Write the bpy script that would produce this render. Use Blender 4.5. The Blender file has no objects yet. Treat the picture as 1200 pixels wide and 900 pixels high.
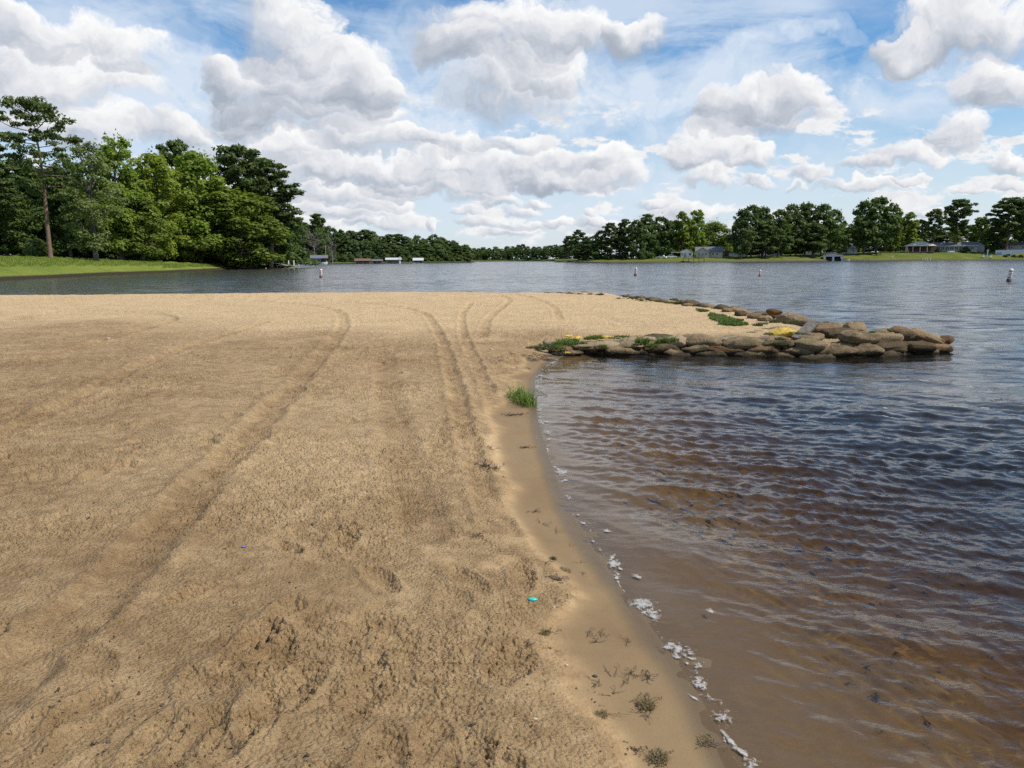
import bpy, math, random
import numpy as np
from mathutils import Vector, Matrix, Euler

random.seed(11)
RNG = np.random.default_rng(11)
scene = bpy.context.scene
COL = scene.collection
rad = math.radians

# ------------------------------------------------------------------ camera
CAM_H = 1.7
F = 900.0 / 1200.0                      # focal length in picture widths
PITCH, ROLL = rad(9.24), rad(0.30)
_f = Vector((0, math.cos(PITCH), -math.sin(PITCH)))
_r = Vector((1, 0, 0))
_u = Vector((0, math.sin(PITCH), math.cos(PITCH)))
R_ = _r * math.cos(ROLL) - _u * math.sin(ROLL)
U_ = _u * math.cos(ROLL) + _r * math.sin(ROLL)

def ray(px, py):
    return _f + R_ * ((px - 600) / 900.0) + U_ * ((450 - py) / 900.0)

def ground(px, py, z=0.0):
    d = ray(px, py)
    t = (z - CAM_H) / d.z
    return Vector((d.x * t, d.y * t, z))

def spot(px, D):
    """ground-plan point D metres in front, in the direction of picture column px"""
    d = ray(px, 303.5 - 0.00524 * (px - 600))
    return Vector((d.x / d.y * D, D))

def high(px, py, D):
    d = ray(px, py)
    return CAM_H + d.z / d.y * D

cam_d = bpy.data.cameras.new('camera')
cam = bpy.data.objects.new('camera', cam_d)
COL.objects.link(cam)
M3 = Matrix((R_, U_, -_f)).transposed()
cam.matrix_world = Matrix.Translation((0, 0, CAM_H)) @ M3.to_4x4()
cam_d.sensor_width = 36
cam_d.lens = 36 * F
cam_d.clip_start = 0.05
cam_d.clip_end = 20000
scene.camera = cam

# ------------------------------------------------------------------ numpy noise
def _hash(ix, iy, seed):
    n = (ix.astype(np.int64) * 374761393 + iy.astype(np.int64) * 668265263 + seed * 1442695041) & 0xFFFFFFFF
    n = ((n ^ (n >> 13)) * 1274126177) & 0xFFFFFFFF
    n = (n ^ (n >> 16)) & 0xFFFFFFFF
    return n.astype(np.float64) / 4294967295.0

def vnoise(x, y, seed=0):
    ix, iy = np.floor(x), np.floor(y)
    fx, fy = x - ix, y - iy
    fx = fx * fx * fx * (fx * (fx * 6 - 15) + 10)
    fy = fy * fy * fy * (fy * (fy * 6 - 15) + 10)
    a = _hash(ix, iy, seed); b = _hash(ix + 1, iy, seed)
    c = _hash(ix, iy + 1, seed); d = _hash(ix + 1, iy + 1, seed)
    return (a + (b - a) * fx) * (1 - fy) + (c + (d - c) * fx) * fy - 0.5

def rnoise(x, y, f, seed):
    """value noise on a turned lattice, so that no grid lines up between octaves"""
    a = seed * 1.37 + 0.4
    c, s = math.cos(a), math.sin(a)
    return vnoise((x * c - y * s) * f + seed * 17.3, (x * s + y * c) * f - seed * 9.1, seed)

def fbm(x, y, f, seed, octv=4, gain=0.5):
    o = np.zeros_like(x); amp = 1.0
    for k in range(octv):
        o += amp * rnoise(x, y, f, seed + k); f *= 2.03; amp *= gain
    return o

def sstep(a, b, x):
    t = np.clip((x - a) / (b - a), 0, 1)
    return t * t * (3 - 2 * t)

def seg_dist(x, y, pts, closed=False):
    pts = [Vector((p[0], p[1])) for p in pts]
    best = np.full_like(x, 1e9)
    n = len(pts)
    for i in range(n if closed else n - 1):
        a, b = pts[i], pts[(i + 1) % n]
        dx, dy = b.x - a.x, b.y - a.y
        L = dx * dx + dy * dy + 1e-12
        t = np.clip(((x - a.x) * dx + (y - a.y) * dy) / L, 0, 1)
        best = np.minimum(best, np.hypot(x - a.x - t * dx, y - a.y - t * dy))
    return best

def inside(x, y, pts):
    r = np.zeros(x.shape, bool)
    n = len(pts)
    for i in range(n):
        x1, y1 = pts[i][0], pts[i][1]
        x2, y2 = pts[(i + 1) % n][0], pts[(i + 1) % n][1]
        if y1 == y2: continue
        c = ((y1 > y) != (y2 > y)) & (x < (x2 - x1) * (y - y1) / (y2 - y1) + x1)
        r ^= c
    return r

def smooth_line(pts, n=6):
    """Catmull-Rom through the points"""
    P = [Vector(p[:2]) for p in pts]
    out = []
    for i in range(len(P) - 1):
        p0 = P[max(i - 1, 0)]; p1 = P[i]; p2 = P[i + 1]; p3 = P[min(i + 2, len(P) - 1)]
        for k in range(n):
            t = k / n
            out.append(0.5 * ((2 * p1) + (p2 - p0) * t + (2 * p0 - 5 * p1 + 4 * p2 - p3) * t * t + (3 * p1 - p0 - 3 * p2 + p3) * t ** 3))
    out.append(P[-1])
    return out

# ------------------------------------------------------------------ object helpers
def link(name, me, mat=None, parent=None, smooth=False):
    o = bpy.data.objects.new(name, me)
    COL.objects.link(o)
    if mat is not None and not me.materials:
        for m in (mat if isinstance(mat, (list, tuple)) else [mat]):
            me.materials.append(m)
    if parent is not None: o.parent = parent
    if smooth and len(me.polygons):
        me.polygons.foreach_set('use_smooth', np.ones(len(me.polygons), bool))
    return o

def np_mesh(name, V, Fq, attrs=None):
    """mesh from a vertex array and an array of equal-sized faces"""
    me = bpy.data.meshes.new(name)
    V = np.ascontiguousarray(V, np.float32); Fq = np.ascontiguousarray(Fq, np.int32)
    k = Fq.shape[1]
    me.vertices.add(len(V)); me.vertices.foreach_set('co', V.ravel())
    me.loops.add(Fq.size); me.loops.foreach_set('vertex_index', Fq.ravel())
    me.polygons.add(len(Fq))
    me.polygons.foreach_set('loop_start', np.arange(0, Fq.size, k, dtype=np.int32))
    for an, arr in (attrs or {}).items():
        at = me.attributes.new(an, 'FLOAT', 'POINT')
        at.data.foreach_set('value', np.ascontiguousarray(arr, np.float32))
    me.update(calc_edges=True)
    me.validate()
    return me

def empty(name, loc, rz=0.0):
    o = bpy.data.objects.new(name, None)
    COL.objects.link(o)
    o.location = loc; o.rotation_euler = (0, 0, rz)
    o.empty_display_size = 0.2
    return o

def tag(o, label=None, cat=None, group=None, kind=None):
    if label: o['label'] = label
    if cat: o['category'] = cat
    if group: o['group'] = group
    if kind: o['kind'] = kind
    return o

def copy_tree(o, parent=None):
    c = o.copy(); COL.objects.link(c)
    if parent is not None: c.parent = parent
    for ch in list(o.children): copy_tree(ch, c)
    return c

class MB:
    """gathers boxes, bars, prisms into one mesh"""
    def __init__(s): s.v = []; s.f = []
    def add(s, vs, fs):
        b = len(s.v); s.v += [tuple(v) for v in vs]; s.f += [tuple(i + b for i in f) for f in fs]; return s
    def box(s, c, d, rz=0.0):
        x, y, z = d[0] / 2, d[1] / 2, d[2] / 2
        ca, sa = math.cos(rz), math.sin(rz)
        vs = []
        for sx, sy, sz in ((-1,-1,-1),(1,-1,-1),(1,1,-1),(-1,1,-1),(-1,-1,1),(1,-1,1),(1,1,1),(-1,1,1)):
            px, py = sx * x, sy * y
            vs.append((c[0] + px * ca - py * sa, c[1] + px * sa + py * ca, c[2] + sz * z))
        return s.add(vs, [(0,3,2,1),(4,5,6,7),(0,1,5,4),(1,2,6,5),(2,3,7,6),(3,0,4,7)])
    def tube(s, pts, rs, n=8, cap=True):
        pts = [Vector(p) for p in pts]
        if not isinstance(rs, (list, tuple)): rs = [rs] * len(pts)
        vs = []; fs = []
        prev = None
        for i, p in enumerate(pts):
            d = (pts[min(i + 1, len(pts) - 1)] - pts[max(i - 1, 0)])
            d = d.normalized() if d.length > 1e-9 else Vector((0, 0, 1))
            a = prev if prev is not None else (Vector((1, 0, 0)) if abs(d.x) < .8 else Vector((0, 1, 0)))
            a = (a - d * a.dot(d)).normalized(); prev = a
            b = d.cross(a)
            for k in range(n):
                t = 2 * math.pi * k / n
                vs.append(p + (a * math.cos(t) + b * math.sin(t)) * rs[i])
        for i in range(len(pts) - 1):
            for k in range(n):
                k2 = (k + 1) % n
                fs.append((i*n + k, i*n + k2, (i+1)*n + k2, (i+1)*n + k))
        if cap:
            fs.append(tuple(range(n - 1, -1, -1)))
            fs.append(tuple((len(pts) - 1) * n + k for k in range(n)))
        return s.add(vs, fs)
    def lathe(s, prof, n=20, c=(0, 0, 0)):
        vs = []; fs = []
        for r, z in prof:
            for k in range(n):
                t = 2 * math.pi * k / n
                vs.append((c[0] + r * math.cos(t), c[1] + r * math.sin(t), c[2] + z))
        for i in range(len(prof) - 1):
            for k in range(n):
                k2 = (k + 1) % n
                fs.append((i*n + k, i*n + k2, (i+1)*n + k2, (i+1)*n + k))
        fs.append(tuple(range(n - 1, -1, -1))); fs.append(tuple((len(prof) - 1) * n + k for k in range(n)))
        return s.add(vs, fs)
    def prism(s, poly, y0, y1):
        """polygon in x,z pulled along y"""
        n = len(poly)
        vs = [(p[0], y0, p[1]) for p in poly] + [(p[0], y1, p[1]) for p in poly]
        fs = [tuple(range(n)), tuple(range(2*n - 1, n - 1, -1))]
        for i in range(n):
            j = (i + 1) % n
            fs.append((i, i + n, j + n, j))
        return s.add(vs, fs)
    def build(s, name, mat, parent=None, smooth=False):
        me = bpy.data.meshes.new(name)
        me.from_pydata(s.v, [], s.f); me.validate(); me.update()
        return link(name, me, mat, parent, smooth)

# ------------------------------------------------------------------ materials
def new_mat(name):
    m = bpy.data.materials.new(name); m.use_nodes = True
    nt = m.node_tree
    return m, nt, nt.nodes, nt.links, nt.nodes['Principled BSDF']

def N(nt, t, **kw):
    n = nt.nodes.new(t)
    for k, v in kw.items():
        if k.startswith('i_'):
            n.inputs[int(k[2:]) if k[2:].isdigit() else k[2:].replace('_', ' ')].default_value = v
        else: setattr(n, k, v)
    return n

def mathn(nt, op, a, b=None, c=None, clamp=False):
    n = nt.nodes.new('ShaderNodeMath'); n.operation = op; n.use_clamp = clamp
    for i, v in enumerate((a, b, c)):
        if v is None: continue
        if hasattr(v, 'links') or isinstance(v, bpy.types.NodeSocket): nt.links.new(v, n.inputs[i])
        else: n.inputs[i].default_value = v
    return n.outputs[0]

def mapr(nt, v, a, b, c=0.0, d=1.0, smooth=True):
    n = nt.nodes.new('ShaderNodeMapRange'); n.interpolation_type = 'SMOOTHSTEP' if smooth else 'LINEAR'
    nt.links.new(v, n.inputs[0])
    for i, x in enumerate((a, b, c, d)): n.inputs[i + 1].default_value = x
    return n.outputs[0]

def mixc(nt, f, a, b, mode='MIX'):
    n = nt.nodes.new('ShaderNodeMix'); n.data_type = 'RGBA'; n.blend_type = mode; n.clamp_factor = True
    if isinstance(f, bpy.types.NodeSocket): nt.links.new(f, n.inputs[0])
    else: n.inputs[0].default_value = f
    for s, v in ((6, a), (7, b)):
        if isinstance(v, bpy.types.NodeSocket): nt.links.new(v, n.inputs[s])
        else: n.inputs[s].default_value = (*v, 1) if len(v) == 3 else v
    return n.outputs[2]

def noise(nt, vec, scale, detail=4.0, rough=0.55, dist=0.0):
    n = nt.nodes.new('ShaderNodeTexNoise')
    n.inputs['Scale'].default_value = scale; n.inputs['Detail'].default_value = detail
    n.inputs['Roughness'].default_value = rough; n.inputs['Distortion'].default_value = dist
    if vec is not None: nt.links.new(vec, n.inputs['Vector'])
    return n

def pos(nt): return nt.nodes.new('ShaderNodeNewGeometry').outputs['Position']
def objc(nt): return nt.nodes.new('ShaderNodeTexCoord').outputs['Object']

def simple_mat(name, col, rough=0.6, var=0.15, scale=6.0, bump=0.0, metal=0.0, spec=0.5):
    m, nt, nd, lk, p = new_mat(name)
    v = objc(nt)
    nz = noise(nt, v, scale, 5)
    f = mapr(nt, nz.outputs['Fac'], 0.3, 0.7)
    a = tuple(c * (1 - var) for c in col); b = tuple(min(1, c * (1 + var)) for c in col)
    lk.new(mixc(nt, f, a, b), p.inputs['Base Color'])
    p.inputs['Roughness'].default_value = rough; p.inputs['Metallic'].default_value = metal
    p.inputs['Specular IOR Level'].default_value = spec
    if bump:
        bn = N(nt, 'ShaderNodeBump'); bn.inputs['Strength'].default_value = bump; bn.inputs['Distance'].default_value = 0.02
        n2 = noise(nt, v, scale * 6, 6)
        lk.new(n2.outputs['Fac'], bn.inputs['Height']); lk.new(bn.outputs['Normal'], p.inputs['Normal'])
    return m
# ------------------------------------------------------------------ sky and sun
SUN_EL, SUN_AZ = rad(53), rad(106)          # azimuth clockwise from +Y (straight ahead)
def make_world():
    w = bpy.data.worlds.new('World'); scene.world = w; w.use_nodes = True
    nt = w.node_tree; lk = nt.links
    for n in list(nt.nodes): nt.nodes.remove(n)
    out = N(nt, 'ShaderNodeOutputWorld')
    sky = N(nt, 'ShaderNodeTexSky'); sky.sky_type = 'NISHITA'; sky.sun_disc = False
    sky.sun_elevation = SUN_EL; sky.sun_rotation = SUN_AZ
    sky.air_density = 1.0; sky.dust_density = 0.6; sky.ozone_density = 2.0
    bgs = N(nt, 'ShaderNodeBackground'); bgs.inputs['Strength'].default_value = SKY_STRENGTH
    hsv = N(nt, 'ShaderNodeHueSaturation'); hsv.inputs['Saturation'].default_value = 1.38
    lk.new(sky.outputs[0], hsv.inputs['Color'])
    lk.new(hsv.outputs[0], bgs.inputs['Color'])
    tc = N(nt, 'ShaderNodeTexCoord').outputs['Generated']
    sp = N(nt, 'ShaderNodeSeparateXYZ'); lk.new(tc, sp.inputs[0])
    DEG = 57.29578
    az = mathn(nt, 'MULTIPLY', mathn(nt, 'ARCTAN2', sp.outputs[0], sp.outputs[1]), DEG)
    el = mathn(nt, 'MULTIPLY', mathn(nt, 'ARCSINE', sp.outputs[2]), DEG)
    cb = N(nt, 'ShaderNodeCombineXYZ'); lk.new(az, cb.inputs[0]); lk.new(el, cb.inputs[1])
    P = cb.outputs[0]
    # fractal warp: large for the high near clouds, small for the low far ones
    wl = noise(nt, P, 0.17, 6, 0.52); ws = noise(nt, P, 0.62, 5, 0.5)
    lowf = mapr(nt, el, 3.0, 10.0)
    wcol = mixc(nt, lowf, ws.outputs['Color'], wl.outputs['Color'])
    wsub = N(nt, 'ShaderNodeVectorMath', operation='SUBTRACT'); lk.new(wcol, wsub.inputs[0]); wsub.inputs[1].default_value = (.5, .5, .5)
    wamp = mathn(nt, 'ADD', mathn(nt, 'MULTIPLY', lowf, 6.4), 1.7)
    wsc = N(nt, 'ShaderNodeVectorMath', operation='SCALE'); lk.new(wsub.outputs[0], wsc.inputs[0]); lk.new(wamp, wsc.inputs['Scale'])
    wadd = N(nt, 'ShaderNodeVectorMath', operation='ADD'); lk.new(P, wadd.inputs[0]); lk.new(wsc.outputs[0], wadd.inputs[1])
    ws2 = N(nt, 'ShaderNodeSeparateXYZ'); lk.new(wadd.outputs[0], ws2.inputs[0])
    U, V = ws2.outputs[0], ws2.outputs[1]
    # one puff: density and sun-facing light, from an ellipse with a flatter underside
    g = bpy.data.node_groups.new('cloud_puff', 'ShaderNodeTree')
    for nm in ('u', 'v', 'cu', 'cv', 'ru', 'top', 'bottom'):
        g.interface.new_socket(nm, in_out='INPUT', socket_type='NodeSocketFloat')
    g.interface.new_socket('sum', in_out='INPUT', socket_type='NodeSocketVector')
    g.interface.new_socket('sum', in_out='OUTPUT', socket_type='NodeSocketVector')
    gi = g.nodes.new('NodeGroupInput'); go = g.nodes.new('NodeGroupOutput')
    I = gi.outputs
    pu = mathn(g, 'DIVIDE', mathn(g, 'SUBTRACT', I[0], I[2]), I[4])
    dv = mathn(g, 'SUBTRACT', I[1], I[3])
    pt = mathn(g, 'DIVIDE', dv, I[5]); pb = mathn(g, 'DIVIDE', mathn(g, 'MULTIPLY', dv, -1.0), I[6])
    pv = mathn(g, 'MAXIMUM', pt, pb)
    dd = mathn(g, 'SUBTRACT', 1.0, mathn(g, 'ADD', mathn(g, 'MULTIPLY', pu, pu), mathn(g, 'MULTIPLY', pv, pv)))
    d0 = mathn(g, 'MAXIMUM', dd, 0.0)
    wgt = mathn(g, 'POWER', d0, 0.6)
    spv = mathn(g, 'SUBTRACT', mathn(g, 'MAXIMUM', pt, -1.0), mathn(g, 'MULTIPLY', mathn(g, 'MAXIMUM', pb, 0.0), 0.55))
    li = mathn(g, 'ADD', mathn(g, 'MULTIPLY', spv, 0.50), mathn(g, 'MULTIPLY', pu, 0.32))
    cx_ = N(g, 'ShaderNodeCombineXYZ'); g.links.new(wgt, cx_.inputs[0]); g.links.new(mathn(g, 'MULTIPLY', li, wgt), cx_.inputs[1])
    va = N(g, 'ShaderNodeVectorMath', operation='ADD'); g.links.new(I[7], va.inputs[0]); g.links.new(cx_.outputs[0], va.inputs[1])
    g.links.new(va.outputs[0], go.inputs[0])
    acc = None
    def deg(px, py):
        d = ray(px, py).normalized()
        return math.atan2(d.x, d.y) * DEG, math.asin(d.z) * DEG
    # clouds: place in the sky given as picture column and row, half width, height above, depth below
    for cx, cy, rx, tp, bt in CLOUDS:
        a0, e0 = deg(cx, cy); a1, _ = deg(cx + rx, cy); a2, _ = deg(cx - rx, cy)
        k = 1.0 if cy < 150 else 1.3
        _, e1 = deg(cx, cy - tp * k); _, e2 = deg(cx, cy + bt * (1.0 if cy < 150 else 1.12))
        n = nt.nodes.new('ShaderNodeGroup'); n.node_tree = g
        lk.new(U, n.inputs[0]); lk.new(V, n.inputs[1])
        for i, v in ((2, a0), (3, e0), (4, (a1 - a2) / 2), (5, e1 - e0), (6, e0 - e2)): n.inputs[i].default_value = v
        if acc is not None: lk.new(acc, n.inputs[7])
        acc = n.outputs[0]
    sa = N(nt, 'ShaderNodeSeparateXYZ'); lk.new(acc, sa.inputs[0])
    den, lit = sa.outputs[0], sa.outputs[1]
    # scattered cumulus over the rest of the sky (overhead and behind), outside the mapped part
    gn = noise(nt, tc, 2.6, 9, 0.58); 
    outm = mathn(nt, 'MAXIMUM', mapr(nt, el, 18.0, 24.0), mapr(nt, mathn(nt, 'ABSOLUTE', az), 37.0, 46.0))
    gden = mathn(nt, 'MULTIPLY', mapr(nt, gn.outputs['Fac'], 0.56, 0.70), outm)
    # small broken cumulus thinning out towards the horizon
    mpb = N(nt, 'ShaderNodeMapping'); lk.new(P, mpb.inputs[0]); mpb.inputs['Scale'].default_value = (.40, 1.0, 1); mpb.inputs['Location'].default_value = (3.1, 1.7, 0)
    bn_ = noise(nt, mpb.outputs[0], 0.62, 8, 0.6, 0.2)
    band = mathn(nt, 'MULTIPLY', mapr(nt, el, 0.3, 2.0), mapr(nt, el, 13.0, 7.0))
    bden = mathn(nt, 'MULTIPLY', mapr(nt, bn_.outputs['Fac'], 0.48, 0.70), mathn(nt, 'MULTIPLY', band, 1.7))
    den2 = mathn(nt, 'ADD', mathn(nt, 'ADD', den, gden), bden)
    # torn edges: fine turbulence eats into the thin parts of each cloud
    tn = noise(nt, wadd.outputs[0], 0.55, 10, 0.68, 0.35)
    den2 = mathn(nt, 'ADD', den2, mathn(nt, 'MULTIPLY', mathn(nt, 'SUBTRACT', tn.outputs['Fac'], 0.50), 1.75))
    L = mathn(nt, 'DIVIDE', mathn(nt, 'ADD', lit, mathn(nt, 'MULTIPLY', bden, 0.22)), mathn(nt, 'ADD', mathn(nt, 'ADD', den, bden), 0.05))
    # crisp sunlit tops, frayed undersides
    hi = mapr(nt, L, -0.35, 0.35, 1.45, 0.78)
    an = N(nt, 'ShaderNodeMapRange'); an.interpolation_type = 'SMOOTHSTEP'
    lk.new(den2, an.inputs[0]); an.inputs[1].default_value = 0.0; lk.new(hi, an.inputs[2])
    alpha = an.outputs[0]
    # small billows: brightness differs across each lump towards the sun
    bl = noise(nt, wadd.outputs[0], 0.55, 6, 0.6)
    off = N(nt, 'ShaderNodeVectorMath', operation='ADD'); lk.new(wadd.outputs[0], off.inputs[0]); off.inputs[1].default_value = (0.22, 0.42, 0)
    bl2 = noise(nt, off.outputs[0], 0.55, 6, 0.6)
    dif = mathn(nt, 'SUBTRACT', bl.outputs['Fac'], bl2.outputs['Fac'])
    L2 = mathn(nt, 'ADD', L, mathn(nt, 'MULTIPLY', dif, 0.62))
    thick = mapr(nt, den2, 0.35, 1.7)
    shade = mathn(nt, 'SUBTRACT', L2, mathn(nt, 'MULTIPLY', thick, 0.10))
    rmp = N(nt, 'ShaderNodeValToRGB'); cr = rmp.color_ramp
    cr.elements[0].position = 0.0; cr.elements[0].color = (0.40, 0.45, 0.53, 1)
    cr.elements[1].position = 1.0; cr.elements[1].color = (1.0, 1.0, 1.0, 1)
    for p_, c_ in ((0.28, (0.54, 0.58, 0.65, 1)), (0.52, (0.72, 0.74, 0.79, 1)), (0.74, (0.88, 0.885, 0.90, 1))):
        e = cr.elements.new(p_); e.color = c_
    lk.new(mapr(nt, shade, -0.50, 0.42, smooth=False), rmp.inputs[0])
    cbg = N(nt, 'ShaderNodeBackground'); lk.new(rmp.outputs[0], cbg.inputs['Color']); cbg.inputs['Strength'].default_value = CLOUD_STRENGTH
    # thin high streaks
    mp = N(nt, 'ShaderNodeMapping'); lk.new(P, mp.inputs[0]); mp.inputs['Rotation'].default_value = (0, 0, rad(-14)); mp.inputs['Scale'].default_value = (0.055, 0.20, 1)
    ci = noise(nt, mp.outputs[0], 1.0, 8, 0.62, 0.7)
    ci2 = noise(nt, P, 0.06, 3, 0.5)
    cia = mathn(nt, 'MULTIPLY', mapr(nt, ci.outputs['Fac'], 0.40, 0.66), mapr(nt, ci2.outputs['Fac'], 0.28, 0.55))
    low = mapr(nt, el, 0.0, 14.0, 0.86, 0.0)
    cia = mathn(nt, 'MAXIMUM', mathn(nt, 'MULTIPLY', cia, 0.80), mathn(nt, 'MULTIPLY', low, mapr(nt, ci.outputs['Fac'], 0.2, 0.75, 0.6, 1.0)))
    cbg2 = N(nt, 'ShaderNodeBackground'); cbg2.inputs['Color'].default_value = (0.68, 0.78, 0.91, 1); cbg2.inputs['Strength'].default_value = CLOUD_STRENGTH
    # broad soft veils of thin grey-white cloud between the heaps
    vacc = None
    for cx, cy, rx, ry, am in VEILS:
        a0, e0 = deg(cx, cy); a1, _ = deg(cx + rx, cy); _, e1 = deg(cx, cy - ry)
        n = nt.nodes.new('ShaderNodeGroup'); n.node_tree = g
        lk.new(U, n.inputs[0]); lk.new(V, n.inputs[1])
        for i, v in ((2, a0), (3, e0), (4, abs(a1 - a0)), (5, e1 - e0), (6, e1 - e0)): n.inputs[i].default_value = v
        sc_ = N(nt, 'ShaderNodeVectorMath', operation='SCALE'); sc_.inputs['Scale'].default_value = am
        lk.new(n.outputs[0], sc_.inputs[0])
        if vacc is None: vacc = sc_.outputs[0]
        else:
            ad = N(nt, 'ShaderNodeVectorMath', operation='ADD'); lk.new(vacc, ad.inputs[0]); lk.new(sc_.outputs[0], ad.inputs[1]); vacc = ad.outputs[0]
    sv = N(nt, 'ShaderNodeSeparateXYZ'); lk.new(vacc, sv.inputs[0])
    veil = mathn(nt, 'MULTIPLY', sv.outputs[0], mapr(nt, bl.outputs['Fac'], 0.25, 0.7, 0.55, 1.15))
    cia = mathn(nt, 'MINIMUM', mathn(nt, 'ADD', cia, mathn(nt, 'MULTIPLY', veil, mathn(nt, 'SUBTRACT', 1.0, cia))), 0.97)
    m1 = N(nt, 'ShaderNodeMixShader'); lk.new(cia, m1.inputs[0]); lk.new(bgs.outputs[0], m1.inputs[1]); lk.new(cbg2.outputs[0], m1.inputs[2])
    m2 = N(nt, 'ShaderNodeMixShader'); lk.new(alpha, m2.inputs[0]); lk.new(m1.outputs[0], m2.inputs[1]); lk.new(cbg.outputs[0], m2.inputs[2])
    lk.new(m2.outputs[0], out.inputs['Surface'])
    w.cycles.sampling_method = 'NONE'

SKY_STRENGTH, CLOUD_STRENGTH = 0.135, 1.0
CLOUDS = [ # column, row, half width, up, down
 (55, 92, 150, 62, 34), (20, 20, 140, 40, 30), (150, 60, 60, 34, 30), (100, 150, 75, 26, 30), (10, 130, 60, 22, 18),
 (335, 28, 70, 70, 60), (395, 92, 90, 62, 62), (300, 92, 80, 46, 60), (437, 100, 44, 34, 44), (255, 78, 30, 30, 40), (350, 140, 130, 26, 26),
 (590, 40, 110, 70, 50), (590, 105, 90, 46, 38), (680, 30, 80, 40, 34), (540, 50, 44, 40, 34), (745, 20, 40, 16, 40), (640, 88, 60, 40, 26),
 (230, 215, 90, 18, 16), (200, 150, 60, 18, 20), (330, 200, 90, 14, 14), (520, 172, 60, 14, 12), (545, 222, 60, 14, 12), (680, 190, 50, 14, 14), (350, 262, 60, 10, 8),
 (300, 176, 110, 16, 18), (440, 172, 80, 15, 14), (420, 200, 80, 14, 16), (380, 226, 60, 14, 13), (505, 198, 50, 18, 16),
 (577, 205, 44, 30, 20), (640, 204, 56, 26, 22), (715, 206, 52, 26, 18), (600, 168, 60, 12, 10), (660, 218, 60, 14, 10), (480, 215, 70, 12, 12),
 (590, 236, 26, 9, 7), (628, 239, 18, 7, 5), (470, 226, 50, 10, 8), (400, 248, 70, 9, 9), (472, 264, 28, 18, 8), (504, 263, 9, 9, 7), (430, 262, 30, 8, 6),
 (548, 246, 22, 6, 4), (620, 266, 36, 6, 5), (692, 252, 9, 5, 3), (700, 262, 34, 8, 6), 
 (566, 262, 34, 9, 6), (612, 250, 26, 8, 5), (652, 262, 22, 7, 5), (598, 274, 40, 6, 5), (445, 240, 46, 11, 8), (735, 270, 60, 9, 7), (800, 250, 60, 12, 10), (770, 238, 26, 6, 4),
 (900, 138, 92, 32, 30), (930, 120, 56, 30, 26), (860, 128, 50, 28, 22), (830, 182, 56, 32, 16), (800, 190, 30, 22, 10), (875, 188, 46, 10, 10), (822, 210, 34, 12, 8),
 (1090, 30, 84, 54, 26), (1160, 20, 90, 50, 40), (1160, 90, 66, 44, 34), (1050, 46, 50, 30, 22), (1190, 100, 50, 40, 34),
 (1122, 158, 50, 34, 18), (1060, 190, 60, 18, 10), (1010, 196, 40, 9, 8), (950, 206, 22, 14, 9), (1005, 220, 66, 9, 5), (1070, 214, 30, 7, 4), (1185, 194, 34, 10, 8), (1188, 214, 26, 8, 6),
  (1140, 222, 30, 4, 3), (1100, 248, 40, 6, 4), (930, 222, 16, 5, 3), (890, 214, 20, 6, 4),
]
VEILS = [ # column, row, half width, half height, strength
 (60, 70, 240, 130, .75), (300, 130, 260, 90, .75), (590, 80, 190, 120, .75), (440, 195, 260, 60, .7), (650, 215, 190, 50, .6),
 (330, 255, 180, 40, .6), (600, 265, 200, 26, .5), (1120, 70, 140, 90, .6), (895, 56, 70, 20, .7), (960, 44, 50, 16, .5), (850, 70, 40, 18, .6), (800, 100, 120, 30, .5), (1000, 110, 120, 26, .35), (880, 150, 180, 80, .45), (760, 120, 150, 60, .45), (1040, 200, 160, 40, .45), (820, 240, 160, 40, .5),
]
make_world()
sd = bpy.data.lights.new('sun', 'SUN'); sd.energy = 5.0; sd.angle = rad(0.53); sd.color = (1.0, 0.945, 0.86)
sun = bpy.data.objects.new('sun', sd); COL.objects.link(sun)
sdir = Vector((math.sin(SUN_AZ) * math.cos(SUN_EL), math.cos(SUN_AZ) * math.cos(SUN_EL), math.sin(SUN_EL)))
sun.rotation_euler = sdir.to_track_quat('Z', 'Y').to_euler()
sun.location = (30, 0, 60)
vs = scene.view_settings
vs.view_transform = 'Standard'; vs.look = 'None'; vs.exposure = 0; vs.gamma = 1; vs.use_curve_mapping = False
scene.display_settings.display_device = 'sRGB'
cy = scene.cycles
cy.use_denoising = False
cy.max_bounces = 8; cy.diffuse_bounces = 3; cy.glossy_bounces = 3; cy.transmission_bounces = 4; cy.transparent_max_bounces = 10
cy.sample_clamp_indirect = 6.0; cy.caustics_reflective = False; cy.caustics_refractive = False
# ------------------------------------------------------------------ beach shape
SHORE_PX = [(915, 985), (868, 900), (842, 855), (806, 795), (768, 742), (728, 688), (694, 640), (666, 592), (648, 548), (634, 503), (627, 465), (629, 443), (645, 425), (668, 413)]
shore = smooth_line([ground(*p) for p in SHORE_PX], 5)
first = shore[0]
shore = [Vector((first.x + 0.5, first.y - 1.6)), Vector((first.x + 0.25, first.y - 0.7))] + shore
near_wall = [ground(668, 413), ground(730, 415.5), ground(800, 416), ground(880, 417), ground(960, 419), ground(1040, 418), ground(1104, 411)]
TOPZ = 0.34
far_wall = [ground(1085, 398, 0.2), ground(1010, 385, TOPZ), ground(960, 378.5, TOPZ), ground(900, 367, TOPZ), ground(845, 358.5, TOPZ), ground(800, 353.5, TOPZ), ground(728, 346.5, TOPZ)]
gapL = [ground(706, 346.6, 0.2), ground(640, 344.6, 0.3)]
crest = [Vector((0.6, 33.5)), Vector((-4, 35)), Vector((-10, 34.6)), Vector((-18, 33.8)), Vector((-30, 34)), Vector((-60, 36))]
V2 = lambda p: (p[0], p[1])
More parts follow.
